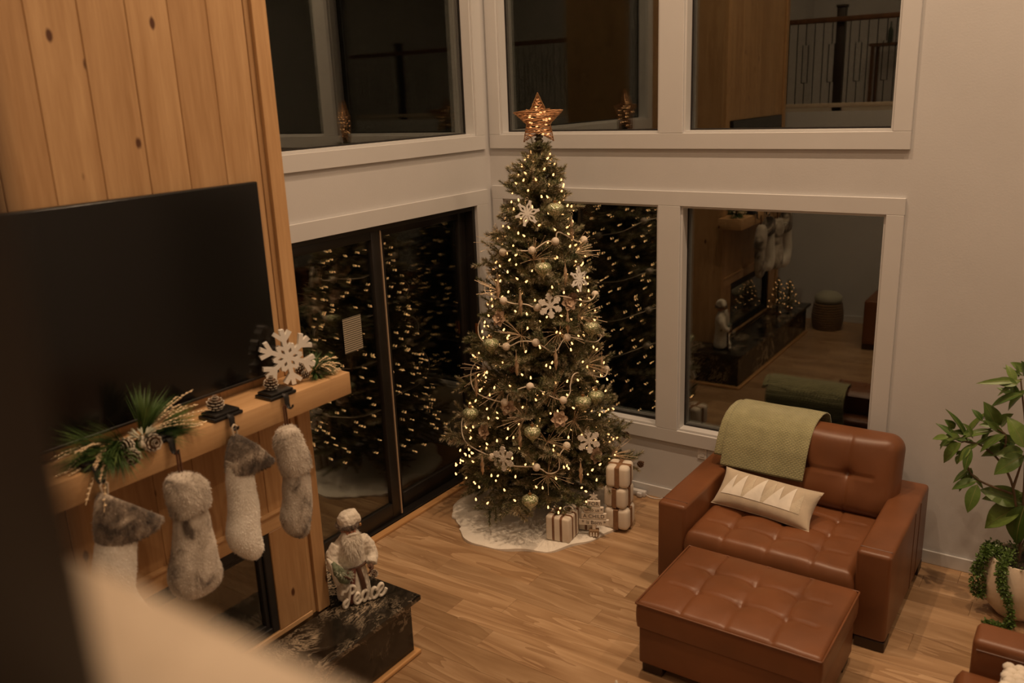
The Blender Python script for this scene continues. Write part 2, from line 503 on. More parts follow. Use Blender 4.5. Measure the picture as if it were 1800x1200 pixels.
# ---------------------------------------------------------------- sliding patio door
d1 = struct('door_1', (0, -1.37, 0))
y0, y1, z0, z1 = DOOR_A[0]+0.001, DOOR_A[1]-0.001, 0.0, 2.261
for nm, q in (('door_frame', (y0, y0+0.035, z0, z1)), ('door_frame', (y1-0.035, y1, z0, z1)), ('door_frame', (y0+0.035, y1-0.035, z1-0.035, z1)), ('door_track', (y0+0.035, y1-0.035, z0, 0.03))):
    obj(nm, MB().bbox(-0.145, -0.005, q[0], q[1], q[2], q[3], 0.003, 1), 'black_metal', d1, world=True)
def slider(ya, yb, xc, nm):
    zb, zt = 0.031, 2.225
    s = MB(); T = 0.02
    for q in ((ya, ya+0.085, zb, zt), (yb-0.085, yb, zb, zt), (ya+0.085, yb-0.085, zt-0.06, zt), (ya+0.085, yb-0.085, zb, zb+0.125)):
        s.bbox(xc-T, xc+T, *q, 0.004, 2)
    p = obj(nm, s, 'black_metal', d1, smooth=35, world=True)
    obj('pane', MB().box(xc-0.004, xc, ya+0.08, yb-0.08, zb+0.12, zt-0.055), 'window_glass', p, world=True)
    q = obj('pane', MB().box(-0.002, 0.002, (ya-yb)/2+0.08, (yb-ya)/2-0.08, zb+0.12, zt-0.055), 'window_glass', p)
    q.location = Vector((xc-0.016, (ya+yb)/2, 0))-Vector(d1.location); q.rotation_euler = (0, 0, -0.0014)
    return p
slider(-1.302, -0.262, -0.105, 'fixed_panel')
lp = slider(-2.483, -1.315, -0.050, 'sliding_panel')
obj('edge_strip', MB().bbox(-0.036, -0.022, -1.314, -1.302, 0.04, 2.22, 0.002, 1), 'strip_metal', d1, world=True)
obj('latch', MB().bbox(-0.03, -0.004, -0.266, -0.25, 1.19, 1.30, 0.004, 2), 'copper', d1, world=True)
# printed notice stuck on the glass
sk = obj('notice_sheet', MB().bbox(-0.0495, -0.0485, -1.722, -1.545, 1.42, 1.668, 0.0003, 1), 'notice', loc=(-0.049, -1.63, 1.42), world=True)
tag(sk, 'printed paper notice stuck on the sliding glass door', 'notice')
tr = tag(obj('trim_6', MB().bbox(0.0005, 0.062, -2.60, -0.10, 0.0, 0.020, 0.003, 1), 'sill_wood'), kind='structure')

# electrical outlet on the back wall
t = thing('wall_outlet', 'small white electrical outlet on the wall beside the armchair', 'outlet', (1.863, -0.001, 0.40))
obj('plate', MB().bbox(-0.036, 0.036, -0.006, 0, 0, 0.115, 0.002, 2), 'vinyl', t)
for zz in (0.022, 0.066):
    s = obj('socket', MB().bbox(-0.017, 0.017, -0.0085, -0.006, zz, zz+0.028, 0.003, 2), 'vinyl', t)
    obj('slot', MB().box(-0.008, -0.006, -0.009, -0.0084, zz+0.010, zz+0.020).box(0.006, 0.008, -0.009, -0.0084, zz+0.010, zz+0.020), 'black_plastic', s)

# ---------------------------------------------------------------- downlight fittings
for i, (x, y, w) in enumerate(DOWNLIGHTS):
    t = thing('ceiling_downlight', 'round white recessed ceiling downlight above '+('the Christmas tree', 'the leather armchair', 'the far right corner', 'the hearth', 'the sofa', 'the loft railing', 'the loft console', 'the middle of the loft')[i], 'downlight', (x, y, CEIL_Z), group='recessed ceiling downlights')
    obj('trim_ring', MB().lathe([(0.070, 0.0), (0.095, -0.001), (0.097, -0.006), (0.072, -0.008), (0.070, 0.0)], 28, cap=False), 'white_trim', t, 40)
    obj('can', MB().lathe([(0.071, 0.0), (0.066, 0.09), (0.001, 0.092)], 24, cap=False), 'vinyl', t, 40)

# ================================================================== FIREPLACE
XF, YFR, YFL = 0.825, -2.87, -4.89
fp = thing('fireplace', 'tall pine-clad fireplace chimney with a glass-fronted black firebox', 'fireplace', (0.40, -3.88, 0))
core = MB()
XI = XF-0.022
FB = (-4.55, -3.21, 0.42, 0.985)       # firebox opening
core.box(0.001, XI, YFL+0.002, FB[0]-0.02, 0.0, CEIL_Z-0.001)
core.box(0.001, XI, FB[1]+0.02, YFR-0.002, 0.0, CEIL_Z-0.001)
core.box(0.001, XI, FB[0]-0.02, FB[1]+0.02, FB[3]+0.02, CEIL_Z-0.001)
core.box(0.001, XI, FB[0]-0.02, FB[1]+0.02, 0.0, FB[2]-0.02)
core.box(0.001, 0.30, FB[0]-0.02, FB[1]+0.02, FB[2]-0.02, FB[3]+0.02)
obj('body', core, 'pine', fp, world=True)
ye = [-2.985, -3.185, -3.380, -3.575, -3.779, -3.986, -4.175, -4.375, -4.575, -4.775]
rngp = random.Random(11)
def plank_v(y0, y1, z0, z1, dx=0.0):
    m = MB(); e = 0.0035
    w, h = (y1-y0)/2-0.0007, (z1-z0)/2-0.0005
    # front face with small chamfers on the long edges (a V joint between boards)
    m.add([(-0.02,-w,-h),(-0.02,w,-h),(-0.02,w,h),(-0.02,-w,h), (-e,-w,-h),(-e,w,-h),(-e,w,h),(-e,-w,h), (0,-w+e,-h),(0,w-e,-h),(0,w-e,h),(0,-w+e,h)],
          [(0,1,2,3),(0,4,5,1),(1,5,6,2),(2,6,7,3),(3,7,4,0),(4,8,9,5),(6,10,11,7),(4,7,11,8),(5,9,10,6),(8,11,10,9)])
    o = obj('plank', m, 'pine', fp)
    o.location = Vector((XF+dx, (y0+y1)/2, (z0+z1)/2))-Vector(fp.location)
for a, b in zip(ye, ye[1:]):
    plank_v(b, a, 1.60, CEIL_Z-0.002, rngp.uniform(-0.001, 0.001))
for a, b in zip(ye, ye[1:]):
    plank_v(b, a, 1.085, 1.60, rngp.uniform(-0.0015, 0.0005)-0.004)
# corner boards, firebox surround boards and mouldings
for za, zb in ((0.387, 1.650), (1.770, CEIL_Z-0.002)):
    for ya, yb in ((-2.985, -2.955), (-4.805, -4.775)):
        obj('shadow_board', MB().bbox(XI, XF+0.004, ya, yb, za, zb, 0.002, 1), 'pine', fp, world=True)
    for ya, yb in ((-2.955, YFR), (YFL, -4.805)):
        obj('corner_board', MB().bbox(XI, XF+0.024, ya, yb, za, zb, 0.003, 2), 'pine', fp, world=True)
obj('surround_board', MB().bbox(XI, XF+0.010, FB[1]-0.0, -2.987, 0.417, 0.9865, 0.003, 1), 'pine', fp, world=True)
obj('surround_board', MB().bbox(XI, XF+0.010, -4.773, FB[0], 0.417, 0.9865, 0.003, 1), 'pine', fp, world=True)
obj('surround_header', MB().bbox(XI, XF+0.010, -4.773, -2.987, 0.987, 1.072, 0.003, 1), 'pine_y', fp, world=True)
obj('surround_moulding', MB().bbox(XI, XF+0.022, -4.773, -2.987, 1.072, 1.087, 0.004, 2), 'pine_y', fp, world=True)
obj('surround_sill', MB().bbox(XI, XF+0.014, -4.773, -2.987, 0.387, 0.416, 0.003, 1), 'pine_y', fp, world=True)
for q in ((YFR, YFL),):
    obj('side_cladding', MB().box(0.001, XI, YFR-0.002, YFR, 0.0, CEIL_Z-0.002), 'pine', fp, world=True)
    obj('side_cladding', MB().box(0.001, XI, YFL, YFL+0.002, 0.0, CEIL_Z-0.002), 'pine', fp, world=True)
fbm = MB(); a, b, c, d = FB
for q in ((a, a+0.045, c, d), (b-0.045, b, c, d), (a+0.045, b-0.045, d-0.055, d), (a+0.045, b-0.045, c, c+0.035)):
    fbm.bbox(XF-0.05, XF+0.004, *q, 0.004, 1)
for q in ((a+0.045, a+0.070, c+0.035, d-0.055), (b-0.070, b-0.045, c+0.035, d-0.055), (a+0.07, b-0.07, d-0.085, d-0.055), (a+0.07, b-0.07, c+0.035, c+0.055)):
    fbm.bbox(XF-0.05, XF-0.012, *q, 0.003, 1)
ff = obj('firebox_frame', fbm, 'firebox_black', fp, 35, world=True)
obj('pane', MB().box(XF-0.032, XF-0.028, a+0.065, b-0.065, c+0.05, d-0.08), 'fire_glass', ff, world=True)
lin = MB()
lin.box(0.301, 0.315, a, b, c-0.01, d+0.01).box(0.30, XI, a-0.015, a-0.001, c, d).box(0.30, XI, b+0.001, b+0.015, c, d).box(0.30, XI, a, b, d+0.001, d+0.015).box(0.30, XI, a, b, c-0.015, c-0.001)
obj('firebox_lining', lin, 'firebrick', ff, world=True)
for k in range(9):
    yy = a+0.14+k*0.132
    obj('ember_stone', MB().ball((0.55+0.03*math.sin(k*2.1), yy, c+0.032), 0.05, 8, 5, (1.1, 1.2, 0.62)), 'firebox_black', ff, 60, world=True)

mt = obj('mantel_shelf', MB().bbox(XF+0.0015, 1.078, -4.98, -2.778, 1.652, 1.768, 0.004, 2), 'pine_y', loc=(0.95, -3.88, 1.652), world=True, smooth=30)
tag(mt, 'long pine mantel shelf carrying greenery and stocking holders below the television', 'mantel')

# hearth
h = thing('hearth', 'raised black marble hearth with pale veins in front of the fireplace', 'hearth', (1.0, -3.9, 0))
obj('hearth_body', MB().bbox(XF+0.001, 1.170, -5.10, -2.560, 0.028, 0.352, 0.003, 1), 'black_marble', h, world=True)
obj('side_slab', MB().bbox(0.20, XF-0.001, -2.866, -2.560, 0.028, 0.352, 0.003, 1), 'black_marble', h, world=True)
obj('top_slab', MB().bbox(XF+0.03, 1.217, -5.14, -2.522, 0.353, 0.384, 0.004, 2).bbox(0.20, XF+0.029, -2.866, -2.522, 0.353, 0.384, 0.003, 1), 'black_marble', h, world=True)
obj('floor_moulding', MB().bbox(XF+0.0, 1.200, -5.13, -2.530, 0.0005, 0.028, 0.008, 3).bbox(0.20, XF-0.001, -2.866, -2.53, 0.0005, 0.028, 0.004, 2), 'sill_wood', h, 40, world=True)

# television
tv = thing('television', 'large wall-mounted flat black television on the pine chimney', 'television', (XF, -3.88, 1.82))
obj('casing', MB().bbox(XF+0.003, XF+0.036, -4.712, -3.046, 1.812, 2.752, 0.005, 2), 'black_plastic', tv, 40, world=True)
obj('screen', MB().bbox(XF+0.035, XF+0.0385, -4.705, -3.053, 1.826, 2.746, 0.001, 1), 'screen', tv, world=True)
obj('bezel', MB().bbox(XF+0.035, XF+0.041, -4.708, -3.050, 1.813, 1.8255, 0.001, 1), 'black_metal', tv, world=True)

# ================================================================== SEATING
def throw_mat(name, light, dark, su=95.0, sv=70.0):
    t = NT(name); tc0 = t.coords((1, 1, 1), False)
    sp = t.n('ShaderNodeSeparateXYZ', i0=tc0)
    tc = t.n('ShaderNodeCombineXYZ', i0=sp.outputs[0], i1=t.math('ADD', sp.outputs[1], sp.outputs[2])).outputs[0]
    br = t.n('ShaderNodeTexBrick', Vector=tc, Scale=1.0, Mortar_Size=0.0035, Brick_Width=0.024, Row_Height=0.014, Mortar_Smooth=0.7)
    n = t.noise(tc0, 14.0, 4.0)
    c = t.ramp(n.outputs[0], [(0.3, dark), (0.7, light)]).outputs[0]
    f = t.math('SUBTRACT', 1.0, br.outputs['Fac'])
    c = t.mix(t.math('MULTIPLY', br.outputs['Fac'], 0.4), c, tuple(x*0.55 for x in dark))
    t.bsdf(c, 0.9, f, 1.0, 0.008, Sheen_Weight=0.3)
def knit(name, col, scale=160.0, bstr=0.5):
    t = NT(name); tc = t.coords((1, 1, 1), False)
    w = t.n('ShaderNodeTexVoronoi', Vector=tc, Scale=scale)
    n = t.noise(tc, 9.0, 4.0)
    c = t.ramp(n.outputs[0], [(0.3, tuple(x*0.82 for x in col)), (0.7, tuple(min(1, x*1.08) for x in col))]).outputs[0]
    t.bsdf(c, 0.92, w.outputs['Distance'], bstr, 0.003, Sheen_Weight=0.25)
throw_mat('green_throw', (0.47, 0.45, 0.235), (0.37, 0.355, 0.18))
knit('linen', (0.56, 0.475, 0.36), 420.0, 0.25)
knit('applique_white', (0.80, 0.755, 0.67), 500.0, 0.15)
knit('applique_tan', (0.60, 0.53, 0.41), 160.0, 0.5)
knit('cream_knit', (0.78, 0.72, 0.62), 90.0, 0.6)
knit('basket_weave', (0.20, 0.115, 0.05), 60.0, 0.9)
knit('grey_cushion', (0.42, 0.42, 0.33), 120.0, 0.5)
plain('foot_wood', (0.035, 0.016, 0.008), 0.4, var=0.2)

def tufted(w, d, h, us, vs, crown=0.03, dimple=0.036, rnd=0.035, bulge=0.012, step=0.013, seam_u=True, seam_v=True, rc=0.02):
    """upholstered block: x in +-w/2, y in +-d/2, z 0..h; buttons at us x vs"""
    nu, nv = max(8, int(w/step)), max(8, int(d/step))
    def ease(k, n):       # denser towards the rim
        t = k/n
        return 0.5-0.5*math.cos(PI*t) if False else t
    X = [(-w/2)+w*ease(i, nu) for i in range(nu+1)]
    Y = [(-d/2)+d*ease(j, nv) for j in range(nv+1)]
    def H(x, y):
        ex, ey = w/2-abs(x), d/2-abs(y)
        z = h
        a = max(0.0, 1-(2*x/w)**4)*max(0.0, 1-(2*y/d)**4)
        z += crown*a
        e = min(ex, ey)
        if e < rnd: z -= (rnd-math.sqrt(max(0, rnd*rnd-(rnd-e)**2)))*0.9
        b = 0.0
        for bx in us:
            for by in vs:
                q = math.hypot(x-bx, y-by)
                b = max(b, math.exp(-(q/0.020)**2)*0.45+math.exp(-q/0.055)*0.75)
        z -= dimple*min(1.0, b)
        g = 0.0
        lim_y = (min(vs), max(vs)) if len(vs) else (0, 0)
        if seam_u:
            for bx in us: g = max(g, math.exp(-((x-bx)/0.009)**2))
        if seam_v:
            for by in vs:
                if min(us)-0.16 <= x <= max(us)+0.16: g = max(g, math.exp(-((y-by)/0.009)**2))
        z -= 0.010*g
        z += 0.0035*mnoise.noise(Vector((x*9, y*9, h*7)))
        return z
    m = MB(); V = []; F = []
    for i in range(nu+1):
        for j in range(nv+1):
            x, y = X[i], Y[j]; z = H(x, y)
            dx, dy = abs(x)-(w/2-rc), abs(y)-(d/2-rc)
            if dx > 0 and dy > 0:          # round the plan corners
                k = max(dx, dy)/math.hypot(dx, dy)
                x = math.copysign(w/2-rc+dx*k, x); y = math.copysign(d/2-rc+dy*k, y)
            V.append((x, y, z))
    def I(i, j): return i*(nv+1)+j
    for i in range(nu):
        for j in range(nv): F.append((I(i, j), I(i+1, j), I(i+1, j+1), I(i, j+1)))
    rim = [I(i, 0) for i in range(nu)]+[I(nu, j) for j in range(nv)]+[I(i, nv) for i in range(nu, 0, -1)]+[I(0, j) for j in range(nv, 0, -1)]
    prev = rim; n = len(rim)
    for k, (t, o) in enumerate(((0.80, 0.7), (0.5, 1.0), (0.2, 0.7), (0.0, 0.0))):
        cur = []
        for r in rim:
            x, y, z = V[r]
            ox = (1 if x > 0 else -1)*bulge*o*max(0, 1-(w/2-abs(x))/max(rc, 1e-6))
            oy = (1 if y > 0 else -1)*bulge*o*max(0, 1-(d/2-abs(y))/max(rc, 1e-6))
            cur.append(len(V)); V.append((x+ox, y+oy, z*t))
        for q in range(n): F.append((prev[q], cur[q], cur[(q+1) % n], prev[(q+1) % n]))
        prev = cur
    F.append(tuple(prev))
    m.add(V, F)
    return m
def rect_tube(w, d, z, r, n=6, rr=0.02):
    pts = []
    for cx, cy, a0 in ((w/2-rr, d/2-rr, 0), (-w/2+rr, d/2-rr, 90), (-w/2+rr, -d/2+rr, 180), (w/2-rr, -d/2+rr, 270)):
        for k in range(5):
            a = math.radians(a0+k*22.5); pts.append((cx+rr*math.cos(a), cy+rr*math.sin(a), z))
    pts.append(pts[0])
    return pts

def make_armchair(label, loc, rz):
    W, D = 1.39, 1.10
    t = thing('armchair', label, 'armchair', loc, rz, None)
    for s in (-1, 1):
        a = MB().bbox(s*(W/2-0.093)-0.093, s*(W/2-0.093)+0.093, -D/2, D/2-0.02, 0.065, 0.605, 0.024, 4)
        arm = obj('arm', a, 'leather', t, 60)
        pip = MB(); x0, x1 = s*(W/2-0.093)-0.088, s*(W/2-0.093)+0.088
        pip.tube([(x0, -D/2+0.018, 0.592), (x1, -D/2+0.018, 0.592)], 0.0035, 5)
        xo = s*(W/2+0.0)
        obj('seam', MB().tube([(x0+0.004, -D/2+0.06, 0.6055), (x1-0.004, -D/2+0.06, 0.6055)], 0.002, 5), 'leather_dark', arm)
        obj('seam', pip, 'leather_dark', arm)
        for yy in (0.10, 0.26): obj('seam', MB().tube([(xo, yy, 0.08), (xo, yy, 0.585)], 0.003, 5), 'leather_dark', arm)
    obj('base', MB().bbox(-W/2+0.186, W/2-0.186, -D/2+0.03, D/2-0.10, 0.075, 0.30, 0.015, 2), 'leather', t, 50)
    obj('back_frame', MB().bbox(-W/2+0.17, W/2-0.17, D/2-0.215, D/2, 0.075, 0.80, 0.03, 3), 'leather', t, 50)
    sw, sd = W-0.386, 0.80
    sc = tufted(sw, sd, 0.165, (-0.265, 0.0, 0.265), (-0.20, 0.0, 0.20), crown=0.02, rnd=0.05, rc=0.03)
    sc.xf(Matrix.Translation((0, -D/2-0.02+sd/2, 0.292)))
    obj('seat_cushion', sc, 'leather', t, 60)
    bw, bh = W-0.29, 0.535
    bc = tufted(bw, bh, 0.175, (-0.265, 0.0, 0.265), (0.0,), crown=0.045, rnd=0.07, dimple=0.05, rc=0.085)
    # local z -> towards the front (-y), local y -> up, leaning back
    M = Matrix.Translation((0, 0.375, 0.675)) @ Matrix.Rotation(math.radians(78), 4, 'X')
    bc.xf(M)
    obj('back_cushion', bc, 'leather', t, 60)
    for sx in (-1, 1):
        for sy in (-1, 1):
            obj('foot', MB().bbox(sx*(W/2-0.085)-0.082, sx*(W/2-0.085)+0.082, sy*(D/2-0.07)-0.06, sy*(D/2-0.07)+0.06, 0.0005, 0.064, 0.004, 1), 'foot_wood', t)
    return t
CH = make_armchair('wide brown leather armchair with tufted cushions and a green throw on its back', (2.745, -0.632, 0.0), 0.0)

def make_ottoman(label, loc, rz):
    t = thing('ottoman', label, 'ottoman', loc, rz)
    W, D = 0.985, 0.715
    cu = tufted(W, D, 0.155, (-0.245, 0.0, 0.245), (-0.115, 0.115), crown=0.026, rnd=0.022, bulge=0.006)
    cu.xf(Matrix.Translation((0, 0, 0.292)))
    c = obj('cushion', cu, 'leather', t, 60)
    obj('piping', MB().tube([(x, y, z+0.002) for x, y, z in rect_tube(W+0.004, D+0.004, 0.432, 0.005, rr=0.008)], 0.0055, 6, False), 'leather', c, 60)
    obj('base', MB().bbox(-W/2+0.012, W/2-0.012, -D/2+0.012, D/2-0.012, 0.062, 0.292, 0.014, 3), 'leather', t, 50)
    for sx in (-1, 1):
        for sy in (-1, 1):
            obj('foot', MB().bbox(sx*(W/2-0.085)-0.06, sx*(W/2-0.085)+0.06, sy*(D/2-0.085)-0.055, sy*(D/2-0.085)+0.055, 0.0005, 0.062, 0.004, 1), 'foot_wood', t)
    return t
make_ottoman('rectangular tufted brown leather ottoman pushed against the armchair', (2.822, -1.682, 0.0), 0.0)

# throw over the chair back -------------------------------------------------
prof = [(-0.062, 0.66), (-0.060, 0.74), (-0.060, 0.82), (-0.066, 0.89), (-0.095, 0.945), (-0.15, 0.975), (-0.22, 0.985), (-0.30, 0.975), (-0.365, 0.95), (-0.415, 0.905),
        (-0.445, 0.845), (-0.465, 0.785), (-0.475, 0.725), (-0.485, 0.67), (-0.495, 0.62)]
def resample(pts, n):
    pts = [Vector(p) for p in pts]
    L = [0.0]
    for a, b in zip(pts, pts[1:]): L.append(L[-1]+(b-a).length)
    out = []
    for k in range(n):
        s = L[-1]*k/(n-1)
        i = max(j for j in range(len(L)-1) if L[j] <= s+1e-9)
        f = (s-L[i])/(L[i+1]-L[i]); out.append(pts[i].lerp(pts[i+1], f))
    return out
P2 = resample([(a, b) for a, b in prof], 60)
NXT = 50
def throw_layer(xa, xb, skew, off, j0, j1, lift):
    V = []; F = []
    rows = P2[j0:j1]
    for j, p in enumerate(rows):
        q0, q1 = rows[max(j-1, 0)], rows[min(j+1, len(rows)-1)]
        tn = (q1-q0).normalized(); nr = Vector((tn.y, -tn.x))      # outward from the chair
        if nr.y < 0 and p.x > -0.3: nr = -nr
        if nr.x > 0 and p.x < -0.3: nr = -nr
        g = (j+j0)/60
        for i in range(NXT+1):
            u = i/NXT
            x = xa+(xb-xa)*u+skew*(g-0.35)
            w = 0.004*math.sin(u*9+g*2)+0.004*mnoise.noise(Vector((u*3, g*2, off*30)))
            o = off+max(-0.002, w)*(0.25+0.9*abs(g-0.45))+lift*(g > 0.7)*(g-0.7)
            V.append((x, p.x+nr.x*o, p.y+nr.y*o))
    n = len(rows)
    for j in range(n-1):
        for i in range(NXT):
            k = j*(NXT+1)+i; F.append((k, k+1, k+NXT+2, k+NXT+1))
    return V, F
def solid_sheet(layers, name, mat, th, label, cat, base):
    m = MB()
    for V, F in layers: m.add(V, F)
    me = m.mesh(name, mat, 180)
    o = bpy.data.objects.new(name, me); COL.objects.link(o)
    sm = o.modifiers.new('thickness', 'SOLIDIFY'); sm.thickness = th; sm.offset = 0
    tag(o, label, cat)
    me.transform(Matrix.Translation(-Vector(base))); o.location = base
    return o
solid_sheet([throw_layer(2.235, 2.79, -0.06, 0.012, 3, 60, 0.01), throw_layer(2.20, 2.74, -0.10, 0.002, 18, 56, 0.0)], 'throw_blanket', 'green_throw', 0.008,
            'sage green woven throw draped over the back of the leather armchair', 'throw', (2.5, -0.25, 0.66))

# lumbar pillow ------------------------------------------------------------
PW_, PH_ = 0.665, 0.268
def pillow_z(u, v, T=0.085):
    k = max(0.0, (1-abs(u)**3.0))*max(0.0, (1-abs(v)**2.6))
    return T*k**0.55
def pillow_pt(u, v, side=1, off=0.0):
    pin = 1-0.07*(1-abs(v)**2)*abs(u)**6          # edges drawn in between the corners
    pin2 = 1-0.09*(1-abs(u)**2)*abs(v)**6
    return (u*PW_/2*pin, v*PH_/2*pin2, side*(pillow_z(u, v)+off))
def pillow_mesh():
    m = MB(); n, q = 72, 44
    for s in (1, -1):
        V = []; F = []
        for i in range(n+1):
            for j in range(q+1):
                u, v = -1+2*i/n, -1+2*j/q
                x, y, z = pillow_pt(u, v, s)
                z += (s < 0)*0.004*mnoise.noise(Vector((x*16, y*16, 1.0)))
                V.append((x, y, z))
        for i in range(n):
            for j in range(q):
                k = i*(q+1)+j; F.append((k, k+1, k+q+2, k+q+1))
        m.add(V, F)
    return m
pt = thing('lumbar_pillow', 'beige lumbar pillow with a row of pale triangles on the armchair seat', 'pillow', (2.590, -0.725, 0.470))
MP = Matrix.Translation((0, 0, 0.092)) @ Matrix.Rotation(math.radians(-7), 4, 'Z') @ Matrix.Rotation(math.radians(42), 4, 'X')
pm = pillow_mesh(); pm.xf(MP)
ob = obj('cover', pm, 'linen', pt, 180)
bmw = bmesh.new(); bmw.from_mesh(ob.data); bmesh.ops.remove_doubles(bmw, verts=bmw.verts, dist=0.0004); bmesh.ops.recalc_face_normals(bmw, faces=bmw.faces); bmw.to_mesh(ob.data); bmw.free()
tri = [(-0.84, -0.60, 0.56, 0), (-0.68, -0.38, 0.70, 0), (-0.42, -0.20, 0.66, 1), (-0.34, 0.02, 0.74, 0), (-0.04, 0.22, 0.68, 1), (0.08, 0.37, 0.58, 0), (0.28, 0.60, 0.70, 0), (0.52, 0.78, 0.46, 1)]
for u0, u1, top, kd in tri:
    m = MB(); V = []; F = []; N = 14
    ap = u1-0.02
    for i in range(N+1):
        f = i/N
        v = -0.50+(min(0.82, top+0.06)+0.50)*f
        a = u0+(ap-u0)*f; b = u1+(ap-u1)*f
        for k in range(13):
            V.append(pillow_pt(a+(b-a)*k/12, v, 1, 0.0036-0.0010*kd))
    for i in range(N):
        for k in range(12):
            q = i*13+k; F.append((q, q+1, q+14, q+13))
    m.add(V, F); m.xf(MP)
    obj('triangle_patch', m, 'applique_tan' if kd else 'applique_white', pt, 180)
for v in (1, -1):
    pp = MB().tube([MP @ Vector(pillow_pt(-1+2*i/30, v*1.0, 1)) for i in range(31)], 0.004, 5)
    obj('piping', pp, 'linen', pt, 60)

# sofa at the lower right ---------------------------------------------------
so = thing('sofa', 'brown leather sofa with only its far arm in view beside the potted plant', 'sofa', (4.42, -2.62, 0.0))
def sofa():
    W = 2.12; D = 1.0
    y1 = -1.56-so.location.y; y0 = y1-W; x0 = 3.905-so.location.x; x1 = x0+D
    for a, b in ((y1-0.185, y1), (y0, y0+0.185)):
        arm = obj('arm', MB().bbox(x0, x1, a, b, 0.065, 0.605, 0.032, 4), 'leather', so, 60)
        obj('seam', MB().tube([(x0+0.02, a-0.0005, 0.555), (x1-0.1, a-0.0005, 0.555)], 0.0035, 5), 'leather_dark', arm)
    obj('base', MB().bbox(x0+0.02, x1-0.05, y0+0.186, y1-0.186, 0.075, 0.29, 0.015, 2), 'leather', so, 50)
    obj('back_frame', MB().bbox(x1-0.2, x1, y0+0.186, y1-0.186, 0.075, 0.80, 0.03, 3), 'leather', so, 50)
    sw = (W-0.37)/2
    for k in range(2):
        c = tufted(0.78, sw-0.01, 0.165, (-0.2, 0.05), (-0.22, 0.22), crown=0.02, rnd=0.05, step=0.02)
        c.xf(Matrix.Translation((x0-0.045+0.39, y0+0.185+sw*(k+0.5), 0.285)))
        obj('seat_cushion', c, 'leather', so, 60)
        b = tufted(sw-0.01, 0.52, 0.17, (-0.22, 0.22), (0.0,), crown=0.04, rnd=0.06, step=0.02)
        b.xf(Matrix.Translation((x1-0.16, y0+0.185+sw*(k+0.5), 0.68)) @ Matrix.Rotation(-PI/2, 4, 'Z') @ Matrix.Rotation(math.radians(78), 4, 'X'))
        obj('back_cushion', b, 'leather', so, 60)
    for xx in (x0+0.02, x1-0.14):
        for yy in (y0+0.03, y1-0.15):
            obj('foot', MB().bbox(xx, xx+0.12, yy, yy+0.12, 0.0005, 0.064, 0.004, 1), 'foot_wood', so)
sofa()
# chunky knit blanket folded on the sofa seat
kb = thing('knit_blanket', 'chunky cream knit blanket lying on the sofa seat at the corner', 'blanket', (4.275, -1.945, 0.475))
rngk = random.Random(5)
mbk = MB()
for j in range(9):
    for i in range(11):
        x, y = -0.21+i*0.042, -0.17+j*0.040
        hh = 0.055+0.03*math.cos(x*4)*math.cos(y*5)
        mbk.ball((x+0.012*(j % 2), y, hh), 0.027, 8, 5, (1.05, 0.95, 0.8))
obj('stitches', mbk, 'cream_knit', kb, 180)
obj('fold', MB().bbox(-0.235, 0.255, -0.195, 0.175, 0.0, 0.07, 0.03, 4), 'cream_knit', kb, 60)

# ================================================================== LOFT RAILING (the camera looks through it) and what the windows mirror
plain('dark_post', (0.019, 0.012, 0.0075), 0.5, var=0.2)
rl = thing('loft_railing', 'wooden loft railing with dark posts and thin black metal balusters', 'railing', (3.71, -5.60, LOFT))
obj('bottom_rail', MB().bbox(0.02, XR-0.02, -5.6215, -5.547, 2.795, 2.848, 0.006, 2), 'rail_wood', rl, 40, world=True)
obj('handrail', MB().bbox(0.02, XR-0.02, -5.6215, -5.545, 3.80, 3.86, 0.012, 3), 'dark_wood', rl, 40, world=True)
for px in (1.25, 3.834, 6.05):
    pb = MB()
    pb.bbox(px-0.05, px+0.05, -5.722, -5.622, LOFT+0.0005, 3.97, 0.004, 2)
    p = obj('post', pb, 'dark_post', rl, 40, world=True)
    obj('post_cap', MB().bbox(px-0.062, px+0.062, -5.734, -5.610, 3.97, 4.0, 0.008, 2), 'dark_post', p, 40, world=True)
b1 = MB().tube([(0, 0, 2.848), (0, 0, 3.80)], 0.006, 6).mesh('baluster', 'black_metal')
b2 = MB().tube([(0, 0, 2.848), (0, 0, 3.10), ], 0.006, 6).tube([(0, 0, 3.55), (0, 0, 3.80)], 0.006, 6).tube([(-0.035, 0, 3.10), (0.035, 0, 3.10), (0.035, 0, 3.55), (-0.035, 0, 3.55), (-0.035, 0, 3.10)], 0.006, 6).mesh('baluster', 'black_metal')
k = 0
x = 0.12
while x < XR-0.05:
    if not (3.70 < x < 5.3) and min(abs(x-p) for p in (1.25, 3.834, 6.05)) > 0.07:
        inst('baluster', b2 if k % 3 == 1 else b1, rl, Vector((x, -5.584, 0))-Vector(rl.location))
    x += 0.105; k += 1

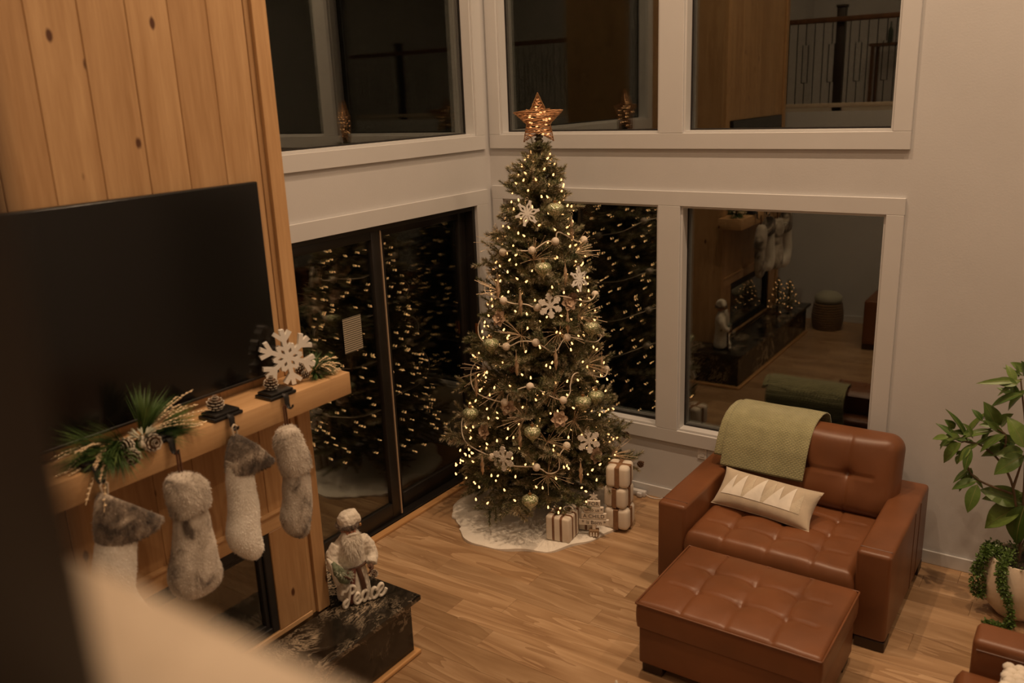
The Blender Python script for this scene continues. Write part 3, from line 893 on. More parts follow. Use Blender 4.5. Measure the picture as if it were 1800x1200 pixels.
# loft console with bottles
ct = thing('console_table', 'dark wooden console table on the loft seen only in window reflections', 'table', (1.9, -8.6, LOFT))
obj('tabletop', MB().bbox(-0.9, 0.9, -0.22, 0.22, 0.84, 0.88, 0.006, 2), 'dark_wood', ct)
for sx in (-1, 1):
    for sy in (-1, 1): obj('leg', MB().bbox(sx*0.85-0.025, sx*0.85+0.025, sy*0.18-0.025, sy*0.18+0.025, 0.0005, 0.84, 0.004, 1), 'dark_wood', ct)
plain('yellow_glaze', (0.65, 0.40, 0.02), 0.3)
plain('bottle_glass', (0.05, 0.07, 0.05), 0.1)
plain('clear_bottle', (0.35, 0.33, 0.30), 0.1)
for i, (bx, mt_, lab) in enumerate(((1.25, 'bottle_glass', 'dark green bottle at the left end of the loft console'), (1.45, 'clear_bottle', 'pale glass bottle second from the left on the loft console'), (1.62, 'bottle_glass', 'dark bottle beside the yellow bowl on the loft console'))):
    o = obj('bottle', MB().lathe([(0.036, 0.0), (0.038, 0.01), (0.038, 0.17), (0.030, 0.20), (0.014, 0.225), (0.013, 0.29), (0.015, 0.295), (0.012, 0.30)], 18), mt_, loc=(bx, -8.6, LOFT+0.8805), smooth=40)
    tag(o, lab, 'bottle')
o = obj('bowl', MB().lathe([(0.05, 0.0), (0.06, 0.008), (0.11, 0.06), (0.13, 0.10), (0.124, 0.10), (0.10, 0.055), (0.04, 0.015), (0.001, 0.012)], 24), 'yellow_glaze', loc=(1.95, -8.6, LOFT+0.8805), smooth=50)
tag(o, 'round yellow bowl on the loft console', 'bowl')

# second armchair, basket and small lit trees, mirrored in the lower window
c2 = copy_tree(CH, None, 'second brown leather armchair against the wall under the loft, mirrored in the window')
c2.location = (2.66, -5.16, 0.0); c2.rotation_euler = (0, 0, PI)
bk = thing('basket', 'round woven floor basket mirrored in the lower right window', 'basket', (1.36, -5.42, 0.0))
m = MB()
for q in range(11):
    rr = 0.165+0.02*math.sin(q/10*PI); zz = 0.018+q*0.031
    m.tube([(rr*math.cos(a*PI/16), rr*math.sin(a*PI/16), zz) for a in range(33)], 0.0175, 6, False)
obj('weave', m, 'basket_weave', bk, 60)
obj('bottom', MB().lathe([(0.001, 0.002), (0.16, 0.002), (0.16, 0.012), (0.001, 0.012)], 24, cap=False), 'basket_weave', bk)
cu = obj('cushion', MB().ball((0, 0, 0), 0.17, 20, 12, (1.05, 0.9, 0.62)), 'grey_cushion', loc=(1.36, -5.42, 0.40), smooth=180)
tag(cu, 'greyish green cushion stuffed into the floor basket', 'cushion')

# ================================================================== CHRISTMAS TREE
TC = (0.77, -0.61)
def tree_c(z): return Vector((TC[0]+0.024*z, TC[1]+0.017*z, z))
TZ = [0.10, 0.30, 0.70, 1.15, 1.80, 2.30, 2.45, 2.69, 2.82]
TR = [0.62, 0.66, 0.57, 0.48, 0.37, 0.25, 0.20, 0.09, 0.04]
def tree_r(z): return float(np.interp(z, TZ, TR))

def needle_mat(name, cols, rough=0.55):
    t = NT(name); v = t.coords((1, 1, 1), True)
    n = t.noise(v, 9.0, 2.0)
    c = t.ramp(n.outputs[0], [(0.30, cols[0]), (0.52, cols[1]), (0.72, cols[2])]).outputs[0]
    t.bsdf(c, rough)
needle_mat('needle_green', ((0.060, 0.080, 0.030), (0.160, 0.160, 0.065), (0.36, 0.28, 0.14)))  # olive-gold tones lightened in the colour to stand in for bulb glow
needle_mat('needle_frost', ((0.34, 0.30, 0.20), (0.48, 0.41, 0.28), (0.60, 0.50, 0.36)))  # frosted tips, made paler to carry bulb light in their colour too
needle_mat('long_needle', ((0.030, 0.075, 0.018), (0.065, 0.13, 0.026), (0.15, 0.21, 0.05)))
plain('bark', (0.045, 0.025, 0.013), 0.8, var=0.3)
plain('twig', (0.06, 0.045, 0.02), 0.8, var=0.3)
plain('gold_wire', (0.55, 0.40, 0.25), 0.4, metal=0.25)
plain('copper_wire', (0.50, 0.27, 0.13), 0.4, metal=0.5, var=0.4, scale=60)
plain('dark_gold', (0.36, 0.20, 0.085), 0.35, metal=0.6)
plain('rope_cream', (0.74, 0.64, 0.50), 0.9, var=0.1, bump=0.4, bscale=300)
plain('felt_cream', (0.76, 0.66, 0.53), 0.95, var=0.1, bump=0.5, bscale=180)
plain('snow_white', (0.80, 0.77, 0.71), 0.55, var=0.05, bump=0.3, bscale=200)
plain('glitter_white', (0.72, 0.66, 0.57), 0.4, var=0.25, scale=160, bump=0.9, bscale=260)
plain('twisted_glass', (0.55, 0.40, 0.26), 0.16, metal=0.35)
plain('socket_green', (0.015, 0.03, 0.012), 0.6)
plain('petal', (0.46, 0.32, 0.21), 0.6, var=0.25, scale=30, bump=0.3)
def emit(name, col, s):
    t = NT(name); e = t.n('ShaderNodeEmission', i0=(*col, 1), i1=s)
    t.t.links.new(e.outputs[0], t.out.inputs[0])
    t.m.cycles.emission_sampling = 'FRONT'
emit('bulb', (1.0, 0.49, 0.175), 10.0)
emit('bulb_small', (1.0, 0.47, 0.17), 6.0)
def glitter(name, col, col2):
    t = NT(name); v = t.coords((1, 1, 1), True)
    vo = t.n('ShaderNodeTexVoronoi', Vector=v, Scale=150.0)
    c = t.mix(t.math('GREATER_THAN', t.n('ShaderNodeSeparateColor', i0=vo.outputs['Color']).outputs[0], 0.62), col, col2)
    b = t.bsdf(c, 0.28, vo.outputs['Distance'], 0.8, 0.004, 0.55)
glitter('green_glitter', (0.30, 0.34, 0.17), (0.75, 0.70, 0.50))

rt = random.Random(21)
def sprig(m, p0, d, L, dens=0.0050, nl=0.035, w=0.0058, frost=0.0, per=4, ang=(40, 62)):
    """needles around one twig (single thin triangles)"""
    d = d.normalized()
    a = d.orthogonal().normalized(); b = d.cross(a)
    s = 0.0
    while s < L:
        p = p0+d*s
        for q in range(per):
            th = rt.uniform(0, 2*PI); an = math.radians(rt.uniform(*ang))
            r = a*math.cos(th)+b*math.sin(th)
            nd = (d*math.cos(an)+r*math.sin(an)).normalized()
            l = nl*rt.uniform(0.75, 1.2)*(1.0 if s < L*0.8 else 0.8)
            sd = nd.cross(r); sd = sd.normalized() if sd.length > 1e-6 else a
            sd = (sd+r*rt.uniform(-0.6, 0.6)).normalized()
            m.cm = 1 if rt.random() < frost*(0.3+1.2*s/L) else 0
            m.add([p-sd*w/2, p+sd*w/2, p+nd*l], [(0, 1, 2)])
        s += dens
    for q in range(6):
        th = q*PI/3; r = a*math.cos(th)+b*math.sin(th)
        nd = (d+r*0.45).normalized()
        m.cm = 1 if rt.random() < frost*1.5 else 0
        p = p0+d*L; sd = nd.cross(r).normalized()
        m.add([p-sd*w/2, p+sd*w/2, p+nd*nl*0.8], [(0, 1, 2)])
def branch_mesh(L, frost):
    m = MB()
    pts = [Vector((L*t, 0, -0.05*L*math.sin(t*2.2)+0.10*L*t*t)) for t in (0, 0.25, 0.5, 0.75, 1.0)]
    m.cm = 2
    m.tube(pts, [0.006, 0.005, 0.004, 0.003, 0.002], 4)
    def at(t):
        k = min(3, int(t*4)); return pts[k].lerp(pts[k+1], t*4-k)
    t = 0.18 if L > 0.3 else 0.05
    side = 1
    while t < 0.97:
        p = at(t)
        l = min(0.17, 0.06+L*0.30)*(1.05-0.45*t)*rt.uniform(0.8, 1.15)
        d = Vector((math.cos(0.75), side*math.sin(0.75), rt.uniform(-0.25, 0.55)))
        m.cm = 2; m.tube([p, p+d.normalized()*l], [0.0022, 0.0012], 3, False)
        sprig(m, p, d, l, frost=frost)
        side = -side; t += max(0.03, 0.034/L)*rt.uniform(0.8, 1.2)
    sprig(m, at(0.45), pts[4]-at(0.45), (pts[4]-at(0.45)).length, frost=frost)
    return m.mesh('branch', ['needle_green', 'needle_frost', 'twig'])
BL = {}
for L in (0.12, 0.20, 0.30, 0.40, 0.50, 0.62):
    BL[L] = [branch_mesh(L, f) for f in (0.14, 0.30, 0.55)]
tree = thing('christmas_tree', 'tall slim artificial green Christmas tree standing in the window corner', 'tree', (TC[0], TC[1], 0.0))
tl = Vector(tree.location)
tp = [tree_c(0.02)-tl, tree_c(1.0)-tl, tree_c(2.0)-tl, tree_c(2.82)-tl]
obj('trunk', MB().tube(tp, [0.026, 0.022, 0.017, 0.012], 8), 'bark', tree, 60)
obj('stand', MB().lathe([(0.045, 0.005), (0.05, 0.01), (0.045, 0.16), (0.03, 0.165)], 14), 'black_metal', tree, 40)
z = 0.29; lev = 0
while z < 2.76:
    r = tree_r(z)
    n = max(5, int(6+r*16))
    for k in range(n):
        az = 2*PI*(k+0.5*(lev % 2))/n+rt.uniform(-0.2, 0.2)
        el = math.radians(rt.uniform(-4, 16) if z > 0.4 else rt.uniform(-14, 2))
        if z > 2.3: el += math.radians(18)
        Lw = r*rt.choice((rt.uniform(0.70, 0.95), rt.uniform(0.9, 1.18)))
        cz = tree_c(z); mx_ = 9.0
        if math.sin(az) > 0.05: mx_ = min(mx_, (-0.12-cz.y)/math.sin(az))
        if math.cos(az) < -0.05: mx_ = min(mx_, (cz.x-0.10)/-math.cos(az))
        Lw = max(0.08, min(Lw, mx_-0.02))
        key = min(BL, key=lambda q: abs(q-Lw))
        rr = random.Random(lev*100+k)
        me = BL[key][rr.choice((0, 0, 1, 1, 2))]
        o = inst('branch', me, tree, tree_c(z+rt.uniform(-0.02, 0.02))-tl)
        o.rotation_euler = Euler((rt.uniform(-0.9, 0.9), -el, az), 'XYZ')
        s = Lw/key; o.scale = (s, s, s)
    z += 0.088 if z < 2.2 else 0.07; lev += 1
# one long low branch reaching right and the low drooping one at the left
for az, z0, L, el in ((math.radians(24), 0.36, 0.74, 2), (math.radians(20), 0.40, 0.66, 0), (math.radians(27), 0.60, 0.66, 2), (math.radians(32), 0.33, 0.66, 0), (math.radians(203), 0.33, 0.60, -19), (math.radians(222), 0.30, 0.58, -16), (math.radians(50), 0.42, 0.50, 4)):
    o = inst('branch', BL[0.62][1], tree, tree_c(z0)-tl); o.rotation_euler = Euler((0.1, -math.radians(el), az)); o.scale = (L/0.62,)*3
for az, z0, L, el in ((math.radians(24), 0.36, 0.74, 2), (math.radians(27), 0.60, 0.66, 2), (math.radians(203), 0.33, 0.60, -19)):
    d = Vector((math.cos(az)*math.cos(math.radians(el)), math.sin(az)*math.cos(math.radians(el)), math.sin(math.radians(el))+0.04))
    for t_, da, de, q in ((0.45, 0.5, 8, 0.20), (0.50, -0.5, 10, 0.20), (0.58, 0.15, 16, 0.20), (0.66, -0.45, -4, 0.20), (0.70, 0.45, 4, 0.12), (0.78, 0.1, 8, 0.12), (0.80, -0.3, -6, 0.12)):
        o = inst('branch', BL[q][1], tree, tree_c(z0)-tl+d*L*t_); o.rotation_euler = Euler((rt.uniform(-1, 1), -math.radians(el+de), az+da))
# wrapped tip under the star
tw = MB()
for k in range(70):
    a = k*0.7; zz = 2.70+k*0.0030; rr = 0.034-0.00025*k
    if k: tw.tube([prev, tree_c(zz)-tl+Vector((rr*math.cos(a), rr*math.sin(a), 0))], 0.007, 5)
    prev = tree_c(zz)-tl+Vector((rr*math.cos(a), rr*math.sin(a), 0))
obj('wrapped_tip', tw, 'twig', tree, 60)

# string lights --------------------------------------------------------------
sl = thing('light_string', 'string of warm white mini lights wound around the Christmas tree', 'string lights', (TC[0], TC[1], 0.0))
bm_ = MB(); bm_.lathe([(0.0055, 0.0), (0.0068, 0.007), (0.0050, 0.016), (0.001, 0.022)], 6)
bulb_me = bm_.mesh('bulb', 'bulb', 60)
rb = random.Random(9)
NB = 300; wire = []
for i in range(NB):
    f = (i+0.5)/NB
    # even density over the cone surface
    z = 2.74-(2.74-0.22)*(1-(1-f)**1.0)**0.72 if False else 0.24+2.50*(1-math.sqrt(f))
    a = i*2.39996+rb.uniform(-0.3, 0.3)
    r = tree_r(z)*rb.uniform(0.84, 1.04)
    if math.sin(a) > 0.05: r = min(r, 0.53/math.sin(a))
    c = tree_c(z+rb.uniform(-0.02, 0.02))-tl+Vector((r*math.cos(a), r*math.sin(a), 0))
    o = inst('bulb', bulb_me, sl, c)
    o.rotation_euler = Euler((rb.uniform(-0.9, 0.9), rb.uniform(-0.9, 0.9), 0))
more = MB()
for i in range(240):
    z = 0.30+2.40*((i+0.5)/240)**0.85; a = i*2.39996+1.1
    r = tree_r(z)*rb.uniform(0.80, 1.02)
    if math.sin(a) > 0.05: r = min(r, 0.53/math.sin(a))
    c = tree_c(z)-tl+Vector((r*math.cos(a), r*math.sin(a), 0))
    more.lathe([(0.0055, 0.0), (0.0068, 0.007), (0.0050, 0.016), (0.001, 0.022)], 6, M=Matrix.Translation(c) @ Euler((rb.uniform(-0.9, 0.9), rb.uniform(-0.9, 0.9), 0)).to_matrix().to_4x4())
obj('bulbs', more, 'bulb', sl, 60, kind='stuff')
for i in range(420):
    f = i/419; z = 2.70-2.42*f; a = f*2*PI*17; r = tree_r(z)*0.72
    wire.append(tree_c(z)-tl+Vector((r*math.cos(a), r*math.sin(a), 0)))
obj('wire', MB().tube(wire, 0.0022, 4), 'socket_green', sl)

# facing of ornaments: outwards from the trunk
def outward(p):
    c = tree_c(p[2]); v = Vector((p[0]-c.x, p[1]-c.y, 0)); return math.atan2(v.y, v.x)

# snowflake ornaments --------------------------------------------------------
def bar2(m, a, b, w, z0, z1):
    a, b = Vector((*a, 0)), Vector((*b, 0)); d = (b-a).normalized(); n = Vector((-d.y, d.x, 0))*w/2
    m.prism([(p.x, p.y) for p in (a-n, b-n, b+n, a+n)], z0, z1)
def flake(R, w, kind, T):
    m = MB()
    for k in range(6):
        t = k*PI/3+PI/2
        def pt(r, off=0.0): return (r*math.cos(t)-off*math.sin(t), r*math.sin(t)+off*math.cos(t))
        z0, z1 = -T/2+k*1e-5, T/2+k*1e-5
        if kind == 0:      # petals
            for s in (-1, 1):
                bar2(m, pt(R*0.16, 0), pt(R*0.52, s*R*0.17), w, z0+1e-4*s, z1+1e-4*s); bar2(m, pt(R*0.52, s*R*0.17), pt(R*0.88, 0), w, z0+2e-4*s, z1+2e-4*s)
            bar2(m, pt(R*0.8, 0), pt(R, 0), w*1.6, z0, z1)
            bar2(m, pt(R*0.92, -R*0.10), pt(R*0.92, R*0.10), w*1.3, z0+3e-4, z1+3e-4)
        else:
            bar2(m, pt(0), pt(R), w, z0, z1)
            for q, l in ((0.45, 0.34), (0.72, 0.25)):
                for s in (-1, 1): bar2(m, pt(R*q, 0), pt(R*(q+l*0.72), s*R*l*0.7), w*0.85, z0+1e-4*s, z1+1e-4*s)
    m.prism([(R*0.2*math.cos(a*PI/6), R*0.2*math.sin(a*PI/6)) for a in range(12)], -T*0.6, T*0.6)
    return m
FL = [flake(0.088, 0.012, 0, 0.010).mesh('snowflake', 'snow_white'), flake(0.088, 0.018, 1, 0.014).mesh('snowflake', 'glitter_white')]
ring_me = MB().tube([(0.010*math.cos(a*PI/6), 0, 0.010*math.sin(a*PI/6)) for a in range(13)], 0.0012, 4, False).mesh('hanger', 'gold_wire')
SNOW = [((0.919, -0.858, 2.321), 0, 'white openwork snowflake ornament near the top of the tree'), ((1.209, -0.677, 1.859), 0, 'white openwork snowflake ornament on the right upper side of the tree'),
        ((1.107, -0.898, 1.707), 1, 'glittery snowflake ornament beside the pompom garland in the tree middle'), ((0.892, -1.219, 0.655), 1, 'glittery snowflake ornament low on the left of the tree'),
        ((1.354, -0.828, 0.740), 1, 'glittery snowflake ornament low on the right of the tree')]
for i, (p, kd, lab) in enumerate(SNOW):
    t = thing('snowflake_ornament', lab, 'ornament', (p[0], p[1], p[2]), outward(p)+PI/2, 'snowflake ornaments on the tree')
    o = inst('flake', FL[kd], t); o.rotation_euler = (PI/2-0.15, rt.uniform(-0.3, 0.3), rt.uniform(-0.3, 0.3))
    inst('hanger', ring_me, t, (0, 0, 0.098))

# onion baubles --------------------------------------------------------------
bp = [(0.003, -0.078), (0.008, -0.062), (0.020, -0.048), (0.040, -0.030), (0.054, -0.010), (0.058, 0.006), (0.054, 0.022), (0.042, 0.034), (0.024, 0.042), (0.010, 0.045)]
def bauble_mesh():
    m = MB(); V = []; F = []; n = 30
    for r, z in bp:
        for k in range(n):
            q = r*(1+0.05*math.cos(k*2*PI/n*10))
            V.append((q*math.cos(k*2*PI/n), q*math.sin(k*2*PI/n), z))
    for i in range(len(bp)-1):
        for k in range(n): F.append((i*n+k, i*n+(k+1) % n, (i+1)*n+(k+1) % n, (i+1)*n+k))
    F.append(tuple(reversed(range(n)))); F.append(tuple((len(bp)-1)*n+k for k in range(n)))
    return m.add(V, F).mesh('globe', 'green_glitter', 60)
BM = bauble_mesh(); CAPM = MB().lathe([(0.012, 0.044), (0.013, 0.058), (0.004, 0.060)], 12).mesh('cap', 'dark_gold', 40)
BAUB = [((1.073, -0.748, 2.341), 'green onion-shaped bauble right of the top snowflake'), ((1.055, -0.891, 1.958), 'green onion-shaped bauble under the first pompom garland row'),
        ((1.281, -0.639, 1.509), 'green glitter bauble at the right edge of the tree middle'), ((0.719, -1.071, 1.426), 'green glitter bauble at the left edge of the tree middle'),
        ((0.554, -1.134, 0.900), 'lone glitter bauble hanging at the lower left edge of the tree'), ((1.310, -0.822, 1.019), 'front one of two baubles side by side on the lower right'),
        ((1.077, -1.121, 0.853), 'glitter bauble in the centre of the lower tree'), ((1.107, -1.221, 0.387), 'lowest green bauble hanging over the white tree skirt'), ((1.345, -0.700, 1.03), 'rear one of two baubles side by side on the lower right')]
for p, lab in BAUB:
    t = thing('bauble', lab, 'ornament', p, outward(p), 'green onion baubles on the tree')
    inst('globe', BM, t); inst('cap', CAPM, t); inst('hanger', ring_me, t, (0, 0, 0.068))

# twisted icicle drops ---------------------------------------------------------
def icicle_mesh():
    m = MB(); V = []; F = []; n = 10; N = 22
    for i in range(N+1):
        f = i/N; r = 0.0015+0.0125*math.sin(PI*f**0.8)**1.3
        for k in range(n):
            th = 2*PI*k/n; q = r*(1+0.22*math.cos(2*th-f*22))
            V.append((q*math.cos(th), q*math.sin(th), -0.085+0.17*f))
    for i in range(N):
        for k in range(n): F.append((i*n+k, i*n+(k+1) % n, (i+1)*n+(k+1) % n, (i+1)*n+k))
    F.append(tuple(reversed(range(n)))); F.append(tuple(N*n+k for k in range(n)))
    return m.add(V, F).mesh('drop', 'twisted_glass', 70)
IM = icicle_mesh()
ICI = [((1.153, -0.764, 1.903), 'left of the upper right snowflake'), ((0.924, -0.986, 1.727), 'beside the second pompom garland row'), ((1.192, -0.811, 1.580), 'under the middle glittery snowflake'),
       ((1.136, -0.640, 2.205), 'on the upper right edge of the tree'), ((1.157, -0.921, 1.343), 'in the centre front of the tree'), ((1.306, -0.542, 1.210), 'on the right edge above the window sill'),
       ((0.569, -1.070, 1.096), 'on the left edge above the lone bauble'), ((0.991, -1.150, 0.804), 'left of the low central bauble'), ((0.714, -1.232, 0.582), 'by the low left snowflake'),
       ((1.342, -0.924, 0.537), 'over the wrapped presents'), ((0.926, -1.064, 1.309), 'left of the centre above the fourth garland row'), ((0.731, -0.977, 1.815), 'on the upper left edge of the tree')]
for p, lab in ICI:
    t = thing('icicle_ornament', 'slender twisted glass drop ornament '+lab, 'ornament', p, rt.uniform(0, 6), 'twisted drop ornaments on the tree')
    inst('drop', IM, t); inst('hanger', ring_me, t, (0, 0, 0.094))

# gold wire sprays --------------------------------------------------------------
def spray_mesh(sd):
    r_ = random.Random(sd); m = MB()
    for k in range(20):
        th = r_.uniform(0, 2*PI); an = math.radians(r_.uniform(8, 58)); l = r_.uniform(0.12, 0.21)
        d = Vector((math.cos(an), math.sin(an)*math.cos(th), math.sin(an)*math.sin(th)))
        bend = Vector((0, 0, -0.012))
        m.tube([(0, 0, 0), d*l*0.5, d*l+bend], [0.0016, 0.0014, 0.0012], 3)
        m.ball(d*l+bend, 0.0032, 5, 4)
        if k % 2: m.ball(d*l*0.72+bend*0.5, 0.003, 6, 4)
    return m.mesh('wires', 'gold_wire')
SM = [spray_mesh(s) for s in (1, 2, 3)]
SPRAY = [((0.640, -0.830, 2.119), 'left near the top'), ((1.155, -0.601, 2.041), 'upper right'), ((1.225, -0.658, 1.593), 'right of the middle glittery snowflake'), ((1.158, -0.949, 1.104), 'inside the fourth garland loop'),
         ((0.909, -1.013, 1.498), 'above the third garland row'), ((0.588, -1.032, 1.208), 'left edge at mid height'), ((1.268, -0.872, 0.888), 'below the paired baubles'), ((1.157, -1.037, 0.776), 'right of the low central bauble'),
         ((1.155, -0.851, 1.509), 'right of the third garland row'), ((1.280, -0.643, 1.243), 'right edge at mid height'), ((0.686, -0.950, 1.785), 'left edge above the middle'), ((0.978, -0.873, 2.035), 'below the first garland row'),
         ((0.972, -1.107, 0.933), 'above the low central bauble'), ((1.405, -0.500, 0.520), 'low right side'), ((1.179, -1.083, 0.541), 'low centre'), ((0.807, -1.102, 1.093), 'left of the fourth garland row')]
for i, (p, lab) in enumerate(SPRAY):
    t = thing('gold_spray', 'glittering gold wire spray tucked in the tree, '+lab, 'spray', p, 0, 'gold wire sprays in the tree')
    c = tree_c(p[2]); v = Vector((p[0]-c.x, p[1]-c.y, 0)).normalized()
    v = (v+Vector((rt.uniform(-0.4, 0.4), rt.uniform(-0.4, 0.4), rt.uniform(0.1, 0.7)))).normalized()
    o = inst('wires', SM[i % 3], t, v*-0.05); o.rotation_euler = aim(v)

# frosted blossoms ----------------------------------------------------------------
def blossom_mesh():
    m = MB()
    for ring, (n, l, el) in enumerate(((6, 0.065, 0.25), (6, 0.050, 0.75))):
        for k in range(n):
            a = 2*PI*(k+0.5*ring)/n
            d = Vector((math.cos(a)*math.cos(el), math.sin(a)*math.cos(el), math.sin(el))); s = Vector((-math.sin(a), math.cos(a), 0)); u = d.cross(s)
            V = []
            for f, w in ((0, 0.10), (0.3, 0.30), (0.6, 0.36), (0.85, 0.22), (1.0, 0.02)):
                for q in (-1, 0, 1): V.append(d*l*f+s*l*w*q-u*l*0.12*(1-abs(q))+Vector((0, 0, -0.010*f*f)))
            m.add(V, [(i*3+q, i*3+q+1, i*3+q+4, i*3+q+3) for i in range(4) for q in range(2)])
    m.ball((0, 0, 0.012), 0.010, 8, 5)
    return m.mesh('petals', 'petal', 70)
BLM = blossom_mesh()
BLOS = [((0.87, -1.10, 0.99), 'beside the lower left garland pompom'), ((1.21, -0.98, 0.93), 'right of the fourth garland row'), ((0.66, -1.12, 0.78), 'low on the left side'), ((1.36, -0.74, 0.60), 'low on the right side'),
        ((1.16, -0.74, 1.70), 'by the right window edge'), ((0.75, -1.00, 1.60), 'on the left above the left bauble')]
for p, lab in BLOS:
    t = thing('blossom_pick', 'beige frosted fabric blossom on the tree '+lab, 'flower', p, 0, 'frosted blossoms in the tree')
    c = tree_c(p[2]); v = Vector((p[0]-c.x, p[1]-c.y, 0.15)).normalized()
    o = inst('petals', BLM, t); o.rotation_euler = v.to_track_quat('Z', 'Y').to_euler()

# pompom garland --------------------------------------------------------------------
G = [[(0.731, -0.898, 2.05), (0.836, -0.903, 2.07), (0.957, -0.874, 2.073), (1.033, -0.811, 2.127), (1.077, -0.763, 2.126), (1.084, -0.729, 2.184)],
     [(0.75, -0.976, 1.736), (0.85, -0.982, 1.715), (0.952, -0.959, 1.713), (1.021, -0.929, 1.693), (1.097, -0.858, 1.745), (1.136, -0.809, 1.759)],
     [(0.827, -1.039, 1.416), (0.931, -1.013, 1.46), (1.03, -0.971, 1.454), (1.137, -0.903, 1.385), (1.186, -0.813, 1.471)],
     [(0.846, -1.113, 1.031), (0.876, -1.096, 1.094), (1.016, -1.039, 1.154), (1.13, -0.979, 1.088), (1.204, -0.913, 1.046), (1.23, -0.863, 1.089), (1.226, -0.846, 1.146), (1.244, -0.789, 1.216)],
     [(0.781, -1.203, 0.638), (0.942, -1.19, 0.603), (1.102, -1.122, 0.599), (1.178, -1.082, 0.553), (1.226, -1.03, 0.574), (1.222, -1.005, 0.671), (1.249, -0.954, 0.73)]]
POM = [(0.731, -0.898, 2.05), (0.957, -0.874, 2.073), (1.077, -0.763, 2.126), (0.777, -0.98, 1.727), (1.021, -0.929, 1.693), (0.827, -1.039, 1.416), (1.03, -0.971, 1.454), (1.186, -0.813, 1.471),
       (0.846, -1.113, 1.031), (1.016, -1.039, 1.154), (1.204, -0.913, 1.046), (0.781, -1.203, 0.638), (1.102, -1.122, 0.599), (1.249, -0.954, 0.73)]
gl = thing('pompom_garland', 'cream rope garland with felt pompoms looped around the Christmas tree', 'garland', (TC[0], TC[1], 0.0))
def catmull(pts, n=8):
    P = [Vector(p) for p in pts]; P = [P[0]*2-P[1]]+P+[P[-1]*2-P[-2]]; out = []
    for i in range(1, len(P)-2):
        for k in range(n):
            t = k/n; a, b, c, d = P[i-1], P[i], P[i+1], P[i+2]
            out.append(0.5*((2*b)+(c-a)*t+(2*a-5*b+4*c-d)*t*t+(3*b-a-3*c+d)*t**3))
    out.append(P[-2]); return out
full = []; POM2 = []
for gi, row in enumerate(G):
    full += [Vector(p) for p in row]
    if gi < len(G)-1:
        a, b = Vector(row[-1]), Vector(G[gi+1][0])
        ca, cb = tree_c(a.z), tree_c(b.z)
        t0 = math.atan2(a.y-ca.y, a.x-ca.x); t1 = math.atan2(b.y-cb.y, b.x-cb.x)
        while t1 < t0+0.5: t1 += 2*PI
        for k in range(1, 9):
            f = k/9; th = t0+(t1-t0)*f; zz = a.z+(b.z-a.z)*f-0.04*math.sin(f*PI*4)**2
            r = tree_r(zz)+0.02; c = tree_c(zz)
            if math.sin(th) > 0.05: r = min(r, 0.54/math.sin(th))
            p = Vector((c.x+r*math.cos(th), c.y+r*math.sin(th), zz)); full.append(p)
            if k in (2, 4, 6): POM2.append(p)
obj('rope', MB().tube([p-tl for p in catmull(full, 6)], 0.0045, 6), 'rope_cream', gl, 60)
pm_ = MB().ball((0, 0, 0), 0.028, 14, 9); pme = pm_.mesh('pompom', 'felt_cream', 180)
for p in [Vector(p) for p in POM]+POM2: inst('pompom', pme, gl, p-tl)

# pine cones on the tree ---------------------------------------------------------
plain('cone_brown', (0.11, 0.055, 0.025), 0.7, var=0.3, scale=40)
plain('cone_frost', (0.62, 0.56, 0.46), 0.7, var=0.15, scale=60)
def cone_mesh(R, H, n=8, rows=6, frost=True):
    m = MB(); m.cm = 0
    m.lathe([(0.001, 0), (R*0.30, H*0.10), (R*0.34, H*0.4), (R*0.22, H*0.8), (0.001, H)], 10, cap=False)
    for i in range(rows):
        f = (i+0.4)/rows; rr = R*(0.55+0.45*math.sin(PI*min(1, f*1.25+0.1)))*(1.0 if f < 0.6 else 1-0.55*(f-0.6)/0.4)
        for k in range(n):
            a = 2*PI*(k+0.5*(i % 2))/n
            d = Vector((math.cos(a), math.sin(a), 0.30+0.9*f*f)).normalized(); s = Vector((-math.sin(a), math.cos(a), 0))
            b = Vector((math.cos(a)*rr*0.22, math.sin(a)*rr*0.22, f*H)); l = rr*0.95; w = rr*0.27; tk = R*0.055
            u = Vector((0, 0, 1))
            m.cm = 0
            p1, p2, p3, p4 = b-s*w*0.5, b+s*w*0.5, b+d*l*0.8+s*w, b+d*l*0.8-s*w
            m.add([p1-u*tk, p2-u*tk, p3-u*tk, p4-u*tk, p1+u*tk, p2+u*tk, p3+u*tk, p4+u*tk], [(0, 3, 2, 1), (4, 5, 6, 7), (0, 1, 5, 4), (1, 2, 6, 5), (2, 3, 7, 6), (3, 0, 4, 7)])
            m.cm = 1 if frost else 0
            e = b+d*l
            m.add([p3-u*tk*1.3, p4-u*tk*1.3, p4+u*tk*1.3, p3+u*tk*1.3, e-u*tk*0.9, e+u*tk*0.9], [(0, 4, 1), (2, 5, 3), (0, 3, 5, 4), (1, 4, 5, 2), (0, 1, 2, 3)])
    return m.mesh('scales', ['cone_brown', 'cone_frost'])
CONE = cone_mesh(0.030, 0.062); CONE_B = cone_mesh(0.026, 0.055, frost=False)
for p, lab in (((1.18, -0.731, 1.747), 'beside the right snowflake'), ((1.37, -0.30, 0.615), 'on the right above the sill'), ((1.474, -0.297, 0.372), 'at the tip of the long low right branch'), ((0.862, -1.065, 1.258), 'left of the centre')):
    o = inst('pine_cone', CONE_B, None, p, (rt.uniform(1.2, 2.2), 0, rt.uniform(0, 6)))
    tag(o, 'brown pine cone on the tree '+lab, 'pine cone', 'pine cones on the tree')

